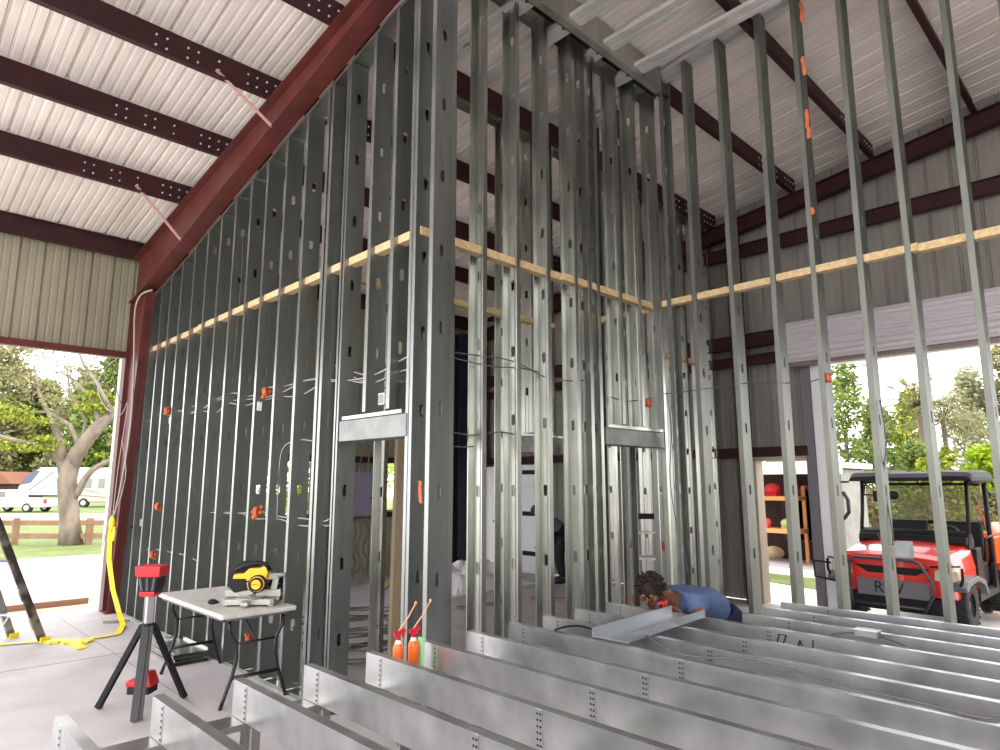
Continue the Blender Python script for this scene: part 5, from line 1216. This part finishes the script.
mb.tube([tp_(100,425), tp_(92,400), tp_(74,380), tp_(60,372), tp_(40,372)], [3*k,2*k,1.4*k,1.1*k,.7*k], 7)
mb.tube([tp_(112,412), tp_(98,385), tp_(84,365), tp_(76,345)], [2.4*k,1.8*k,1.3*k,1*k], 7)
mb.tube([tp_(80,448), tp_(86,420), tp_(70,395), tp_(66,360)], [2*k,1.4*k,1*k,.8*k], 7)
mb.build('trunk', BARK, T)
rnd = random.Random(11)
def spray(m, spots, nm, s=.13):
    mb = MB()
    for px, py, wx, wz, n, off in spots: leaves(mb, tp_(px,py,off), (wx*k, wx*k*.7, wz*k), n, s, rnd, 0)
    mb.build(nm, m, T)
spray(LY, [(20,447,34,6,650,-1),(-20,440,30,9,500,-1.5),(42,440,20,6,260,-.5),(96,408,20,7,420,0),(108,400,12,9,260,.4),(30,420,30,6,300,-.6),(8,410,26,8,330,-1),(92,395,16,6,160,0),(100,455,12,4,60,.5)], 'bright_foliage')
spray(LO, [(40,385,40,10,260,0),(80,370,30,10,240,0),(60,400,34,8,200,0),(100,350,20,10,200,1),(10,375,30,14,380,0),(115,440,16,8,80,1),(20,350,40,12,420,0)], 'pale_foliage')
# background trees at the left
for i, (px, d_, top, wpx, m, lab, lw) in enumerate((( -40,100,330,110,LG,'green tree at the far left behind the brown house',.12),(10,104,352,80,LO,'olive tree behind the brown house',.1),(40,110,385,70,LG,'lower green tree behind the white pickup',.05),(85,106,375,70,LO,'olive tree behind the big tree trunk',.08),(118,98,350,70,LG,'green tree beyond the motorhome near the red column',.1),
      (165,62,400,80,LG,'green tree beyond the far wall, just right of the red column',.02),(230,58,410,90,LP,'pale leafy tree showing through the gaps of the long left wall',.0),(300,50,420,90,LY,'yellow-green tree seen through the far wall window',.0),(370,48,420,90,LB,'bright green tree seen through the left doorway',.0),(430,44,420,80,LB,'bright green tree seen beyond the open far door',.0),(490,48,420,80,LP,'pale tree seen through the front studs',.0),
      )):
    tree(px, 0, d_, top, wpx, m, lab, n=6500 if top < 400 else 2600, low=lw, seed=i, group=None)
# background at the right
for i, (px, d_, top, wpx, m, lab, lw, n) in enumerate(((900,24,442,56,LG,'green bush in front of the palms, left',.0,1300),(934,23,448,50,LY,'yellow-green bush in front of the palms, right',.0,1200),(840,30,362,62,LG,'loose leafy green tree just right of the white door jamb',.0,1300),(868,34,405,50,LG,'green tree behind the utility vehicle roof',.0,2000),(905,38,392,46,LY,'yellow-green tree in front of the palm',.0,1500),
      (960,46,372,60,LP,'pale greyish tree behind the palm at the right',.0,1900),(1010,44,345,70,LO,'tall olive tree at the right edge of the view',.0,2600),(985,30,440,60,LB,'bright lime bush behind the utility vehicle at the right',.1,2600),(935,28,470,60,LD,'brownish undergrowth behind the utility vehicle, middle',.0,1700),(880,27,478,60,LD,'brownish undergrowth behind the utility vehicle, left',.0,1700),(990,29,478,70,LO,'olive undergrowth behind the utility vehicle, right',.0,1700),
      (780,40,440,90,LG,'green trees above the shed roof, left',.0,1500),(720,40,440,90,LG,'green tree hidden behind the gable wall, left of the shed',.0,500))):
    tree(px, 0, d_, top, wpx, m, lab, n=int(n*2.6), low=lw, seed=40+i)
# palm
def palm(px, depth, top, label):
    d = (_f+_r*((px-500)/F)); d.z = 0; c = d*depth/d.dot(dn); kk = depth/F; H = CH+(483-top)*kk; t = empty('palm_tree', (c.x,c.y,-.12), 0, label, 'palm')
    mb = MB(); mb.tube([(0,0,0),(.05,0,H*.5),(0,0,H*.8)], [.12,.1,.1], 10); mb.build('trunk', BARK, t); rnd = random.Random(3)
    mb = MB(); hc = V((0,0,H*.8))
    for i in range(46):
        a = rnd.uniform(0,6.28); e = rnd.uniform(-.6,1.2); L = rnd.uniform(1.5,2.3)*H/6.5
        dd = V((math.cos(a)*math.cos(e), math.sin(a)*math.cos(e), math.sin(e))); 
        st = [hc, hc+dd*L*.55]; mb.tube(st, [.03,.015], 4); tip = st[1]
        for j in range(13):
            b = (j-6)/6*1.25; sdv = dd.cross(V((0,0,1))).normalized(); dr = (dd*math.cos(b)+sdv*math.sin(b)).normalized(); q = tip+dr*L*.5+V((0,0,-L*.16)); w_ = dr.cross(V((0,0,1))).normalized()*.05
            mb.add([tip-w_*.4, tip+w_*.4, q+V((0,0,.0))+w_*.3, q-w_*.3], [(0,1,2,3)])
    mb.build('fronds', LO, t); return t
palm(915, 27, 372, 'fan palm standing in front of the pale trees at the right')
palm(938, 29, 392, 'second fan palm just right of the first, partly behind it')
